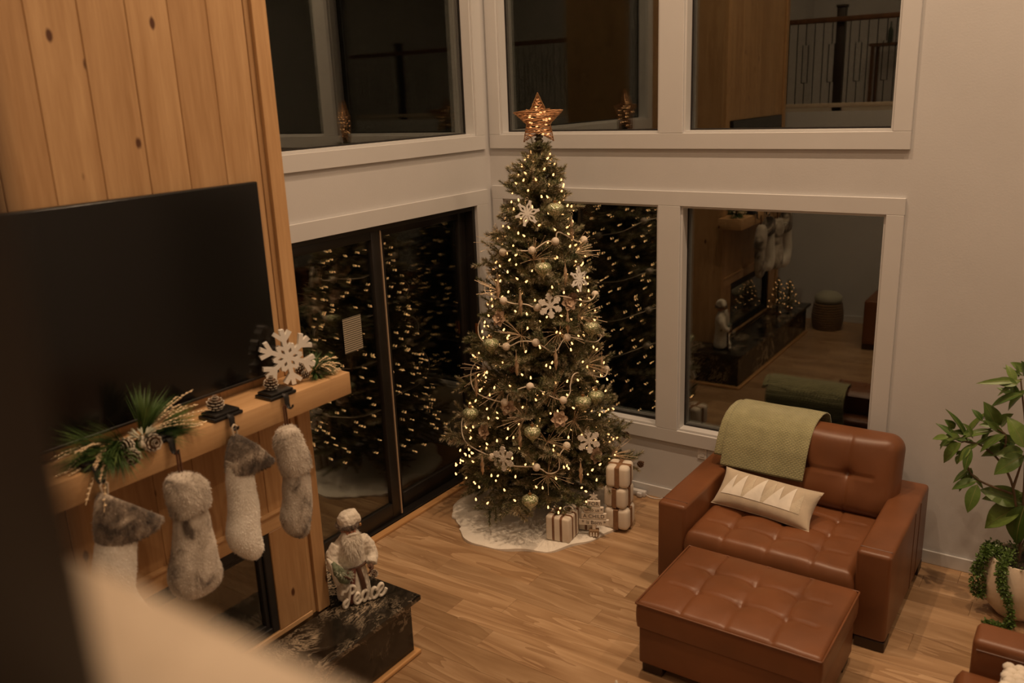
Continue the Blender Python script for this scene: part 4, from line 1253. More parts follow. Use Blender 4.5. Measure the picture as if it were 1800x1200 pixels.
# star topper ----------------------------------------------------------------------
st = thing('star_topper', 'glowing copper wire star on top of the Christmas tree', 'tree topper', tuple(tree_c(2.80)), math.atan2(CAM.y-TC[1], CAM.x-TC[0])+PI/2)
so_ = Vector((0, 0, 0.125))
def star_pts(R, r):
    return [Vector(((R if k % 2 == 0 else r)*math.cos(PI/2+k*PI/5), 0, (R if k % 2 == 0 else r)*math.sin(PI/2+k*PI/5))) for k in range(10)]
outl = star_pts(0.182, 0.088)
fr = MB()
for off in (-0.022, 0.022):
    pts = [p*0.97+so_+Vector((0, off*(1 if k % 2 else 0.35), 0)) for k, p in enumerate(outl)]
    fr.tube(pts+[pts[0]], 0.004, 5, False)
obj('frame', fr, 'dark_gold', st, 60)
def inside_x(zz):
    xs = []
    for k in range(10):
        a, b = outl[k], outl[(k+1) % 10]
        if (a.z-zz)*(b.z-zz) <= 0 and abs(a.z-b.z) > 1e-6:
            f = (zz-a.z)/(b.z-a.z); xs.append(a.x+(b.x-a.x)*f)
    return sorted(xs)
wm = MB(); rs_ = random.Random(4)
for i in range(50):
    zz = -0.145+0.325*i/49+rs_.uniform(-0.004, 0.004)
    xs = inside_x(zz)
    for a, b in zip(xs[::2], xs[1::2]):
        if b-a < 0.004: continue
        for s in (-1, 1):
            pts = []
            for k in range(7):
                f = k/6; x = a+(b-a)*f
                dep = 0.030*(1-(2*f-1)**2)*min(1, (b-a)/0.1)+0.004
                pts.append((x, s*dep+rs_.uniform(-0.002, 0.002), zz+rs_.uniform(-0.007, 0.007)+so_.z))
            wm.tube(pts, 0.0021, 4)
obj('winding', wm, 'copper_wire', st, 60)
sb_me = MB().ball((0, 0, 0), 0.0065, 8, 5, (1.4, 1, 1)).mesh('bulb', 'bulb_small', 180)
for i in range(26):
    zz = rs_.uniform(-0.11, 0.10); xs = inside_x(zz)
    a, b = (xs[0], xs[1]) if rs_.random() < 0.5 or len(xs) < 4 else (xs[-2], xs[-1])
    f = rs_.uniform(0.15, 0.85)
    inst('bulb', sb_me, st, (a+(b-a)*f, rs_.choice((-1, 1))*0.020, zz+so_.z))
obj('holder', MB().lathe([(0.020, -0.10), (0.024, -0.02), (0.016, 0.02), (0.010, 0.04)], 12), 'twig', st, 50)

# tree skirt ------------------------------------------------------------------------
def fluffy(name, col, bs=0.7, scale=55.0):
    t = NT(name); v = t.coords((1, 1, 1), True)
    n = t.noise(v, scale, 5.0, 0.7, 0.8); n2 = t.noise(v, 6.0, 3.0)
    c = t.ramp(n2.outputs[0], [(0.3, tuple(x*0.84 for x in col)), (0.7, tuple(min(1, x*1.06) for x in col))]).outputs[0]
    t.bsdf(c, 0.95, n.outputs[0], bs, 0.012, Sheen_Weight=0.4)
fluffy('skirt_fur', (0.88, 0.83, 0.74), 0.35)
SKC = Vector((0.795, -0.685, 0.0))
skm = MB(); V = []; F = []; NR, NA = 26, 120
for i in range(NR+1):
    f = i/NR
    for k in range(NA):
        a = 2*PI*k/NA
        R = 0.655+0.018*math.sin(3*a+0.6)+0.014*math.sin(7*a+1.0)+0.012*math.sin(13*a)
        if abs(((a-math.radians(231)+PI) % (2*PI))-PI) < 0.12: R -= 0.03
        r = 0.05+(R-0.05)*f
        zz = 0.016+0.05*math.exp(-(r/0.16)**2)+0.010*f*abs(math.sin(5*a+1.3))*(0.4+f)+0.006*mnoise.noise(Vector((r*9*math.cos(a), r*9*math.sin(a), 2.0)))
        if f > 0.97: zz = max(0.006, zz-0.010)
        x, y = SKC.x+r*math.cos(a), SKC.y+r*math.sin(a)
        x = max(x, 0.075); y = min(y, -0.03)
        V.append((x-SKC.x, y-SKC.y, max(zz, 0.008)))
for i in range(NR):
    for k in range(NA): F.append((i*NA+k, i*NA+(k+1) % NA, (i+1)*NA+(k+1) % NA, (i+1)*NA+k))
b0 = len(V)
for k in range(NA): V.append((V[NR*NA+k][0], V[NR*NA+k][1], 0.0008))
for k in range(NA): F.append((NR*NA+k, NR*NA+(k+1) % NA, b0+(k+1) % NA, b0+k))
skm.add(V, F)
o = obj('tree_skirt', skm, 'skirt_fur', loc=tuple(SKC), smooth=60)
tag(o, 'round cream fluffy tree skirt spread on the floor under the Christmas tree', 'tree skirt')

# ================================================================== MANTEL: greenery, stocking holders, stockings, snowflake
MZ = 1.7685
def fur_mat(name, light, mid, dark, scale=11.0, stops=(0.36, 0.5, 0.62)):
    t = NT(name); v = t.coords((1, 1, 0.6), True)
    n = t.noise(v, scale, 5.0, 0.65, 0.7); f = t.noise(v, 180.0, 2.0)
    c = t.ramp(n.outputs[0], [(stops[0], dark), (stops[1], mid), (stops[2], light)]).outputs[0]
    t.bsdf(c, 0.9, f.outputs[0], 0.5, 0.006, Sheen_Weight=0.35)
fur_mat('fur_white', (0.82, 0.78, 0.70), (0.79, 0.75, 0.67), (0.72, 0.68, 0.60))
fur_mat('fur_grey', (0.60, 0.54, 0.46), (0.40, 0.345, 0.28), (0.09, 0.068, 0.05), 10.0, (0.34, 0.45, 0.60))
fur_mat('fur_dark', (0.58, 0.50, 0.40), (0.20, 0.155, 0.115), (0.050, 0.036, 0.026), 10.0, (0.40, 0.52, 0.66))
fur_mat('fur_brown', (0.22, 0.165, 0.12), (0.12, 0.085, 0.06), (0.05, 0.035, 0.025), 30.0)
fur_mat('doll_white', (0.78, 0.72, 0.62), (0.72, 0.66, 0.56), (0.60, 0.54, 0.45), 30.0)
plain('loop_tan', (0.60, 0.50, 0.38), 0.9)
plain('loop_brown', (0.11, 0.045, 0.020), 0.8)
plain('doll_skin', (0.55, 0.26, 0.16), 0.6)
plain('doll_brown', (0.10, 0.045, 0.025), 0.7, var=0.2)
plain('doll_red', (0.14, 0.045, 0.03), 0.7, var=0.2)
plain('doll_green', (0.16, 0.19, 0.12), 0.9, var=0.4, scale=60)
plain('sign_white', (0.76, 0.70, 0.60), 0.5, var=0.04)

def add_fur(m, count, length, droop=0.5, width=0.0022, seed=1, thick=0.0):
    """short pile: thin triangles standing on the faces already in m"""
    r_ = random.Random(seed)
    V = [Vector(p) for p in m.v]; tri = []
    for f in m.f:
        for k in range(1, len(f)-1): tri.append((f[0], f[k], f[k+1]))
    ar = [((V[b]-V[a]).cross(V[c]-V[a])).length for a, b, c in tri]
    cen = sum(V, Vector((0, 0, 0)))/len(V)
    for q in r_.choices(range(len(tri)), ar, k=count):
        a, b, c = (V[i] for i in tri[q])
        n = (b-a).cross(c-a)
        if n.length < 1e-12: continue
        n.normalize()
        u, w = r_.random(), r_.random()
        if u+w > 1: u, w = 1-u, 1-w
        p = a+(b-a)*u+(c-a)*w
        if m.orient(p, n) < 0: n = -n
        d = (n+Vector((r_.uniform(-0.5, 0.5), r_.uniform(-0.5, 0.5), r_.uniform(-0.5, 0.5)-droop))).normalized()
        s = d.cross(n); s = s.normalized() if s.length > 1e-6 else d.orthogonal().normalized()
        l = length*r_.uniform(0.5, 1.2)
        m.add([p-s*width-n*0.001, p+s*width-n*0.001, p+d*l], [(0, 1, 2)])
class FB_(MB):
    """loft with a spine, so pile can tell inside from outside"""
    def __init__(s): MB.__init__(s); s.spine = []
    def orient(s, p, n):
        c = min(s.spine, key=lambda q: (q-p).length_squared)
        return (p-c).dot(n)
    def plan(s, secs, x0, n=20, cap=True):
        """secs: (y, z, half width, half depth, angle of the width direction, extra x)"""
        R = []
        for y, z, a, b, ang, dx in secs:
            c = Vector((x0+dx, y, z)); nd = Vector((0, math.cos(ang), math.sin(ang)))
            s.spine.append(c)
            R.append([c+nd*a*math.copysign(abs(math.cos(t))**0.85, math.cos(t))+Vector((1, 0, 0))*b*math.copysign(abs(math.sin(t))**0.85, math.sin(t)) for t in (2*PI*k/n for k in range(n))])
        s.rings(R, cap); return s
def smooth_secs(secs, n=4):
    out = []
    A = [np.array(q, float) for q in secs]; A = [2*A[0]-A[1]]+A+[2*A[-1]-A[-2]]
    for i in range(1, len(A)-2):
        for k in range(n):
            t = k/n; a, b, c, d = A[i-1:i+3]
            q = 0.5*((2*b)+(c-a)*t+(2*a-5*b+4*c-d)*t*t+(3*b-a-3*c+d)*t**3)
            q[2] = max(q[2], 0.004); q[3] = max(q[3], 0.004); out.append(tuple(q))
    out.append(tuple(A[-2])); return out
def stocking(label, leg, cuff, loop, legmat, cuffmat, loopmat, seed):
    t = thing('stocking', label, 'stocking', (1.135, loop[0][0], loop[0][1]-0.6), group='fur stockings hanging from the mantel')
    off = Vector((0.0, 0.0, 0.0))
    for nm, secs, mt_, cnt, ln in (('leg', leg, legmat, 3600, 0.0075), ('cuff', cuff, cuffmat, 3000, 0.0115)):
        m = FB_(); m.plan(smooth_secs([s if len(s) == 6 else (*s, 0.0, 0.0) for s in secs]), 1.135)
        # lumpy plush
        m.v = [(x+0.005*mnoise.noise(Vector((x*14, y*14, z*14+seed))), y+0.006*mnoise.noise(Vector((y*13, z*13, seed+3.0))), z) for x, y, z in m.v]
        add_fur(m, cnt, ln, 0.75, 0.0014, seed)
        obj(nm, m, mt_, t, 60, world=True)
    (y, z), w, h = loop
    lm = MB()
    lm.tube([(1.128, y-0.006, z-h), (1.128, y-w*0.5, z-0.01), (1.128, y, z), (1.128, y+w*0.5, z-0.01), (1.128, y+0.008, z-h)], 0.0045, 6, sx=1.0, sy=1.0)
    obj('loop', lm, loopmat, t, 60, world=True)
A_ = -0.72
stocking('white fur stocking with a dark striped fur cuff, leftmost on the mantel',
         [(-4.135, 1.56, 0.075, 0.05), (-4.150, 1.50, 0.082, 0.055), (-4.172, 1.42, 0.085, 0.06), (-4.188, 1.34, 0.085, 0.06), (-4.205, 1.26, 0.088, 0.062), (-4.19, 1.18, 0.10, 0.062), (-4.16, 1.10, 0.10, 0.058), (-4.14, 1.05, 0.075, 0.04), (-4.13, 1.03, 0.03, 0.02)],
         [(-4.150, 1.475, 0.085, 0.060, A_*0.35, 0.0), (-4.125, 1.515, 0.120, 0.072, A_*0.8, 0.0), (-4.092, 1.556, 0.148, 0.078, A_, 0.0), (-4.070, 1.585, 0.152, 0.076, A_, 0.0), (-4.066, 1.592, 0.140, 0.062, A_, 0.0), (-4.085, 1.565, 0.118, 0.048, A_, 0.0), (-4.10, 1.545, 0.04, 0.02, A_, 0.0)],
         ((-4.163, 1.728), 0.03, 0.055), 'fur_white', 'fur_dark', 'loop_tan', 1)
stocking('grey fur stocking with a folded grey cuff, second from the left on the mantel',
         [(-3.82, 1.52, 0.068, 0.05), (-3.822, 1.46, 0.074, 0.055), (-3.825, 1.38, 0.084, 0.058), (-3.835, 1.28, 0.102, 0.062), (-3.846, 1.20, 0.120, 0.066), (-3.838, 1.13, 0.117, 0.066), (-3.825, 1.085, 0.088, 0.055), (-3.82, 1.062, 0.035, 0.025)],
         [(-3.822, 1.452, 0.083, 0.060), (-3.820, 1.475, 0.090, 0.068), (-3.820, 1.53, 0.096, 0.070, -0.12, 0), (-3.824, 1.58, 0.092, 0.066, -0.15, 0), (-3.830, 1.618, 0.070, 0.050, -0.2, 0), (-3.838, 1.640, 0.028, 0.022, -0.2, 0)],
         ((-3.834, 1.735), 0.012, 0.11), 'fur_grey', 'fur_grey', 'loop_brown', 2)
stocking('long white fur stocking with a dark flared cuff, third from the left on the mantel',
         [(-3.545, 1.60, 0.058, 0.045), (-3.553, 1.53, 0.062, 0.05), (-3.556, 1.45, 0.064, 0.052), (-3.560, 1.35, 0.072, 0.056), (-3.576, 1.26, 0.078, 0.060), (-3.570, 1.19, 0.074, 0.060), (-3.548, 1.13, 0.052, 0.05), (-3.535, 1.098, 0.024, 0.026)],
         [(-3.545, 1.525, 0.068, 0.056, A_*0.3, 0), (-3.520, 1.560, 0.095, 0.066, A_*0.8, 0), (-3.487, 1.592, 0.122, 0.070, A_*1.1, 0), (-3.462, 1.612, 0.128, 0.068, A_*1.15, 0), (-3.458, 1.617, 0.112, 0.055, A_*1.15, 0), (-3.475, 1.60, 0.08, 0.04, A_*1.1, 0), (-3.48, 1.595, 0.03, 0.02, A_*1.1, 0)],
         ((-3.545, 1.752), 0.024, 0.065), 'fur_white', 'fur_dark', 'loop_tan', 3)
stocking('narrow grey fur stocking with a long cuff, nearest the snowflake on the mantel',
         [(-3.238, 1.46, 0.060, 0.045), (-3.240, 1.40, 0.066, 0.05), (-3.250, 1.30, 0.076, 0.055), (-3.268, 1.21, 0.084, 0.058), (-3.268, 1.14, 0.068, 0.054), (-3.255, 1.09, 0.042, 0.038), (-3.25, 1.07, 0.018, 0.018)],
         [(-3.236, 1.405, 0.074, 0.055), (-3.237, 1.43, 0.080, 0.060), (-3.250, 1.50, 0.084, 0.060, -0.2, 0), (-3.262, 1.57, 0.076, 0.056, -0.25, 0), (-3.258, 1.625, 0.054, 0.045, -0.25, 0), (-3.250, 1.65, 0.022, 0.02, -0.2, 0)],
         ((-3.258, 1.752), 0.012, 0.12), 'fur_grey', 'fur_grey', 'loop_brown', 4)

# stocking holders -------------------------------------------------------------
CONE_W = cone_mesh(0.038, 0.066, 9, 6, True)
def holder(y, label, cone, frosty=True):
    t = thing('stocking_holder', label, 'stocking holder', (1.02, y, MZ), group='black stocking holders on the mantel')
    bw = 0.078 if cone else 0.04
    obj('base', MB().bbox(-0.055, 0.062, -bw, bw, 0.0, 0.016, 0.005, 2).bbox(-0.047, 0.054, -bw+0.01, bw-0.01, 0.016, 0.030, 0.006, 2), 'black_plastic', t, 40)
    hk = MB(); hk.tube([(0.055, 0, 0.014), (0.072, 0, 0.012), (0.078, 0, 0.0), (0.078, 0, -0.030), (0.085, 0, -0.046), (0.100, 0, -0.050), (0.113, 0, -0.040), (0.116, 0, -0.028)], [0.012, 0.012, 0.012, 0.011, 0.009, 0.007, 0.006, 0.005], 8, sx=0.5, sy=1.3, up=(1, 0, 0))
    obj('hook', hk, 'black_metal', t, 50)
    if cone: inst('pine_cone', CONE_W if frosty else CONE, t, (-0.012, -0.012, 0.028), (0.05, 0.1, 0.4), 1.0 if frosty else 1.12)
holder(-4.163, 'black stocking holder under the left end of the greenery', False)
holder(-3.834, 'black stocking holder under the right end of the greenery', False)
holder(-3.530, 'black stocking holder with a whitish pine cone', True)
holder(-3.215, 'black stocking holder with a brown pine cone beside the white snowflake', True, False)

# greenery -----------------------------------------------------------------------
def needles(m, p, d, n, L, spread, seed, w=0.0030, droop=0.3):
    n = int(n*1.4)
    r_ = random.Random(seed); d = Vector(d).normalized(); a = d.orthogonal().normalized(); b = d.cross(a)
    for k in range(n):
        th = r_.uniform(0, 2*PI); s = math.tan(math.radians(spread))*math.sqrt(r_.random())
        q = (d+(a*math.cos(th)+b*math.sin(th))*s).normalized(); l = L*r_.uniform(0.6, 1.1)
        q0 = Vector(p)+d*r_.uniform(0, L*0.25)
        mid = q0+q*l*0.55; e = q0+q*l+Vector((0, 0, -droop*l*0.25))
        if mid.z < 0.003 and abs(mid.x) < 0.075: mid.z = 0.004+0.01*r_.random()
        if e.z < 0.003 and e.x < 0.075: e.z = 0.004+0.012*r_.random()
        sd = q.cross(Vector((0.2, 0.3, 1))).normalized()
        m.add([q0-sd*w/2, q0+sd*w/2, mid+sd*w/2, mid-sd*w/2, e], [(0, 1, 2, 3), (3, 2, 4)])
def wheat(m, p, d, n, L, spread, seed, droop=0.5):
    r_ = random.Random(seed); d = Vector(d).normalized(); a = d.orthogonal().normalized(); b = d.cross(a)
    for k in range(n):
        th = 2*PI*k/n+r_.uniform(-0.4, 0.4); s = math.tan(math.radians(spread))*r_.uniform(0.3, 1)
        q = (d+(a*math.cos(th)+b*math.sin(th))*s).normalized(); l = L*r_.uniform(0.7, 1.1)
        pts = []
        for i in range(7):
            f = i/6; z_ = Vector(p)+q*l*f+Vector((0, 0, -droop*l*f*f*0.5))
            if z_.z < 0.006 and z_.x < 0.08: z_.z = 0.008
            pts.append(z_)
        m.tube(pts, [0.0016]*4+[0.0013]*3, 4)
        for i in range(9):
            f = 0.38+0.62*i/9; j = min(5, int(f*6)); c = pts[j].lerp(pts[j+1], f*6-j)
            c = c+Vector((r_.uniform(-1, 1), r_.uniform(-1, 1), r_.uniform(-0.4, 1)))*0.0035
            m.ball(c, 0.0044, 5, 4, (1.0, 1.8, 0.9))
plain('wheat_gold', (0.72, 0.56, 0.36), 0.32, metal=0.3)
plain('cotton', (0.74, 0.67, 0.57), 0.95, var=0.05, bump=0.5, bscale=120)
plain('frost_leaf', (0.42, 0.42, 0.32), 0.7, var=0.2)
sw = thing('greenery_swag', 'pine needle swag with gold sprigs and frosted cones on the mantel, below the television', 'greenery', (1.00, -3.955, MZ))
m = MB()
for p, d, n, L, sp, sd in (((0.01, -0.02, 0.03), (0.15, -0.6, 0.25), 150, 0.19, 38, 1), ((0.0, 0.05, 0.03), (-0.1, 0.45, 0.75), 170, 0.20, 36, 2), ((0.02, -0.07, 0.03), (0.7, -0.35, -0.05), 150, 0.15, 42, 3),
                          ((0.0, 0.10, 0.02), (0.25, 0.8, 0.1), 150, 0.19, 34, 4), ((0.0, -0.1, 0.03), (-0.1, -0.8, 0.3), 150, 0.20, 38, 5), ((0.02, -0.10, 0.02), (0.45, -0.7, 0.05), 140, 0.16, 40, 9), ((0.01, 0.08, 0.02), (0.5, 0.7, 0.0), 110, 0.14, 36, 10), ((0.02, 0.0, 0.03), (0.8, 0.15, -0.1), 90, 0.10, 45, 6)):
    needles(m, p, d, n, L, sp, sd)
obj('pine_needles', m, 'long_needle', sw, kind='stuff')
m = MB(); wheat(m, (0.01, -0.09, 0.045), (0.30, -0.85, 0.10), 12, 0.25, 40, 7, 0.7); obj('gold_sprig', m, 'wheat_gold', sw, 60)
m = MB(); wheat(m, (0.01, 0.07, 0.045), (0.12, 0.9, 0.32), 12, 0.27, 30, 8, 0.45); obj('gold_sprig', m, 'wheat_gold', sw, 60)
obj('stalk', MB().tube([(0.01, -0.16, 0.03), (0.01, -0.05, 0.035), (0.0, 0.12, 0.03)], 0.004, 5), 'wheat_gold', sw)
for (x, y, zz, rr) in ((0.052, -0.030, 0.028, (1.3, 0.3, 0.2)), (0.075, -0.045, 0.005, (1.7, 0.0, 0.9)), (0.062, 0.045, 0.020, (1.4, -0.4, 1.5))):
    inst('pine_cone', CONE_W, sw, (x, y, zz), rr, 0.95)
for (x, y, zz, q) in ((0.075, 0.004, 0.028, 0.017), (0.082, 0.018, 0.012, 0.014), (0.068, 0.012, 0.045, 0.013)):
    obj('cotton_ball', MB().ball((x, y, zz), q, 12, 8), 'cotton', sw, 180)
m = MB()
for k in range(10):
    a = k*0.7; needles(m, (0.045+0.01*math.cos(a), 0.03+0.02*math.sin(a), 0.05), (math.cos(a), math.sin(a), 0.5), 5, 0.045, 20, 60+k, 0.007)
obj('frosted_leaves', m, 'frost_leaf', sw)
s2 = thing('greenery_sprig', 'small pine and gold sprig at the right end of the mantel', 'greenery', (0.965, -2.905, MZ))
m = MB()
for p, d, n, L, sp, sd in (((0, 0.0, 0.025), (0.35, 0.7, 0.10), 130, 0.12, 45, 11), ((0.0, -0.02, 0.025), (0.7, -0.1, 0.0), 90, 0.11, 50, 12), ((-0.02, 0.0, 0.025), (-0.2, 0.5, 0.4), 60, 0.10, 40, 13)):
    needles(m, p, d, n, L, sp, sd)
obj('pine_needles', m, 'long_needle', s2, kind='stuff')
m = MB(); wheat(m, (0.0, 0.01, 0.04), (0.55, 0.55, 0.15), 11, 0.14, 48, 17, 0.8); obj('gold_sprig', m, 'wheat_gold', s2, 60)
for (x, y, zz) in ((-0.005, -0.035, 0.010), (-0.03, -0.06, 0.03), (-0.03, -0.02, 0.055)): inst('pine_cone', CONE, s2, (x, y, zz), (1.2, 0.4, y*30), 0.8)
for (x, y, zz, q) in ((-0.02, -0.005, 0.05, 0.014), (-0.03, 0.02, 0.06, 0.012)): obj('cotton_ball', MB().ball((x, y, zz), q, 12, 8), 'cotton', s2, 180)

# big standing snowflake --------------------------------------------------------------
def big_flake(R, w, T):
    m = MB()
    for k in range(6):
        t = k*PI/3+PI/6+0.10
        def pt(r, off=0.0): return (r*math.cos(t)-off*math.sin(t), r*math.sin(t)+off*math.cos(t))
        e = k*2e-5
        bar2(m, pt(0), pt(R), w, -T/2-e, T/2+e)
        for s in (-1, 1):
            bar2(m, pt(R*0.60, 0), pt(R*0.90, s*R*0.28), w*0.95, -T/2+1e-4-e, T/2-1e-4+e)
            bar2(m, pt(R*0.27, 0), (R*0.50*math.cos(t+s*PI/6), R*0.50*math.sin(t+s*PI/6)), w*0.80, -T/2+2e-4-e, T/2-2e-4+e)
        # hexagonal inner ring with small points
    return m
bf = big_flake(0.138, 0.021, 0.038)
bf.xf(Matrix.Rotation(math.radians(62), 4, 'Z') @ Matrix.Rotation(math.radians(84), 4, 'X'))
mnz = min(p[2] for p in bf.v)
bf.v = [(a, b, c-mnz) for a, b, c in bf.v]
o = obj('snowflake_decoration', bf, 'snow_white', loc=(0.955, -3.065, MZ+0.0005))
tag(o, 'large white wooden snowflake standing on the mantel', 'decoration')

# ================================================================== HEARTH: bearded figurine and word sign
HZ = 0.3845
def remeshed(name, mb, mat, parent, vox, smooth_it=6):
    me = mb.mesh(name, mat)
    tmp = bpy.data.objects.new('tmp', me); COL.objects.link(tmp)
    md = tmp.modifiers.new('r', 'REMESH'); md.mode = 'VOXEL'; md.voxel_size = vox
    ms = tmp.modifiers.new('s', 'SMOOTH'); ms.iterations = smooth_it; ms.factor = 0.5
    dg = bpy.context.evaluated_depsgraph_get()
    me2 = bpy.data.meshes.new_from_object(tmp.evaluated_get(dg))
    bpy.data.objects.remove(tmp)
    me2.polygons.foreach_set('use_smooth', [True]*len(me2.polygons))
    me2.name = name
    o = bpy.data.objects.new(name, me2); COL.objects.link(o); o.parent = parent
    return o
fg = thing('figurine', 'white-bearded figurine in a white fur coat and hat standing on the hearth', 'figurine', (0.905, -2.735, HZ), -0.42)
def ell(z, rx, ry, cx=0.0, cy=0.0, n=20): return [Vector((cx+rx*math.cos(2*PI*k/n), cy+ry*math.sin(2*PI*k/n), z)) for k in range(n)]
body = MB()
body.rings([ell(0.012, 0.070, 0.098), ell(0.05, 0.072, 0.100), ell(0.12, 0.066, 0.090), ell(0.20, 0.058, 0.078), ell(0.26, 0.060, 0.082), ell(0.32, 0.060, 0.092), ell(0.36, 0.050, 0.085), ell(0.385, 0.038, 0.06), ell(0.41, 0.030, 0.034), ell(0.44, 0.028, 0.030)])
for s in (-1, 1):
    body.tube([(0.0, s*0.070, 0.350), (0.006, s*0.108, 0.300), (0.030, s*0.118, 0.245), (0.070, s*0.092, 0.215)], [0.038, 0.038, 0.034, 0.032], 12)
rm_ = remeshed('coat', body, 'doll_white', fg, 0.006)
for v in rm_.data.vertices:
    v.co += v.normal*0.004*mnoise.noise(v.co*60)
# open front: robe panel with brown borders
obj('robe', MB().rings([ell(0.02, 0.052, 0.040, 0.030), ell(0.12, 0.046, 0.032, 0.030), ell(0.215, 0.036, 0.022, 0.030)]), 'doll_white', fg, 60)
for s in (-1, 1):
    st_ = []
    obj('border_strip', MB().tube([(0.080, s*0.040, 0.022), (0.079, s*0.036, 0.07), (0.075, s*0.028, 0.14), (0.068, s*0.012, 0.215)], 0.0125, 8, sx=0.6, sy=1.15, up=(1, 0, 0)), 'doll_red' if s < 0 else 'doll_brown', fg, 60)
obj('sash', MB().tube([(0.066*math.cos(a), 0.086*math.sin(a), 0.214) for a in [k*PI/12-PI*0.55 for k in range(14)]], 0.007, 6), 'doll_brown', fg, 60)
for s in (-1, 1):
    obj('boot', MB().ball((0.045, s*0.045, 0.014), 0.03, 12, 8, (1.35, 0.85, 0.46)), 'doll_brown', fg, 60)
    gl_ = obj('glove', MB().ball((0.088, s*0.082, 0.208), 0.019, 10, 7, (1.15, 0.8, 1.0)), 'doll_brown', fg, 60)
    fm = MB()
    for q in range(4):
        fm.tube([(0.098, s*(0.090-0.006*q), 0.214-0.007*q), (0.116, s*(0.080-0.006*q), 0.212-0.007*q), (0.119, s*(0.066-0.006*q), 0.207-0.006*q)], [0.0052, 0.005, 0.004], 6)
    fm.tube([(0.088, s*0.068, 0.220), (0.104, s*0.060, 0.226), (0.113, s*0.062, 0.222)], [0.006, 0.0055, 0.004], 6)
    obj('fingers', fm, 'doll_brown', gl_, 60)
head = obj('face', MB().ball((0.006, 0, 0.432), 0.046, 18, 14, (0.95, 0.92, 1.08)).ball((0.052, 0, 0.430), 0.010, 10, 7, (1, 0.9, 0.9)).ball((0.043, 0.018, 0.424), 0.012, 8, 6).ball((0.043, -0.018, 0.424), 0.012, 8, 6), 'doll_skin', fg, 60)
for s in (-1, 1): obj('eye', MB().ball((0.047, s*0.014, 0.441), 0.0042, 8, 6), 'black_plastic', head, 180)
beard = FB_(); bs = []
for z_, rx, ry, cx in ((0.428, 0.020, 0.043, 0.026), (0.415, 0.030, 0.050, 0.030), (0.39, 0.036, 0.056, 0.036), (0.35, 0.036, 0.056, 0.042), (0.31, 0.031, 0.047, 0.046), (0.27, 0.023, 0.032, 0.050), (0.245, 0.012, 0.016, 0.052)):
    bs.append(ell(z_, rx, ry, cx)); beard.spine.append(Vector((cx, 0, z_)))
beard.rings(bs); add_fur(beard, 2600, 0.026, 1.4, 0.0013, 5)
obj('beard', beard, 'doll_white', fg, 60)
obj('moustache', MB().tube([(0.050, -0.034, 0.405), (0.058, -0.016, 0.418), (0.060, 0.0, 0.421), (0.058, 0.016, 0.418), (0.050, 0.034, 0.405)], [0.004, 0.009, 0.008, 0.009, 0.004], 8), 'doll_white', fg, 60)
hat = MB()
hat.rings([ell(0.452, 0.052, 0.052), ell(0.475, 0.056, 0.056), ell(0.500, 0.054, 0.056, 0, 0.003), ell(0.522, 0.044, 0.050, 0, 0.010), ell(0.535, 0.026, 0.036, 0, 0.018)])
hat.tube([(0.004, 0.015, 0.512), (0.010, 0.040, 0.505), (0.018, 0.055, 0.482), (0.022, 0.058, 0.462)], [0.030, 0.028, 0.022, 0.014], 12)
ht = remeshed('hat', hat, 'doll_white', fg, 0.005)
for v in ht.data.vertices: v.co += v.normal*0.003*mnoise.noise(v.co*70)
brim = FB_()
brim.spine = [Vector((0.052*math.cos(k*PI/12), 0.052*math.sin(k*PI/12), 0.458)) for k in range(24)]
brim.tube([p for p in brim.spine]+[brim.spine[0]], 0.013, 8, False); add_fur(brim, 1200, 0.012, 0.3, 0.0012, 6)
obj('hat_brim', brim, 'fur_brown', fg, 60)
obj('bell', MB().ball((0.032, 0.060, 0.452), 0.010, 12, 8), 'dark_gold', fg, 180)
pmx = obj('bundle', MB().tube([(0.055, -0.125, 0.285), (0.075, -0.105, 0.235), (0.085, -0.075, 0.185), (0.080, -0.060, 0.155)], [0.010, 0.030, 0.034, 0.016], 10), 'doll_green', fg, 60)
bn = MB()
for k in range(5): needles(bn, (0.08, -0.095+0.012*k, 0.235-0.012*k), (0.7, -0.2+0.1*k, 0.3), 60, 0.042, 60, 80+k, 0.0022, 0)
obj('sprigs', bn, 'frost_leaf', pmx)
obj('sack', MB().tube([(0.030, -0.145, 0.305), (0.05, -0.125, 0.27), (0.065, -0.110, 0.20), (0.055, -0.105, 0.150)], [0.004, 0.018, 0.026, 0.018], 10), 'doll_white', fg, 60)
inst('pine_cone', CONE, fg, (0.112, 0.088, 0.168), (0.3, 0.8, 0.0), 0.75)

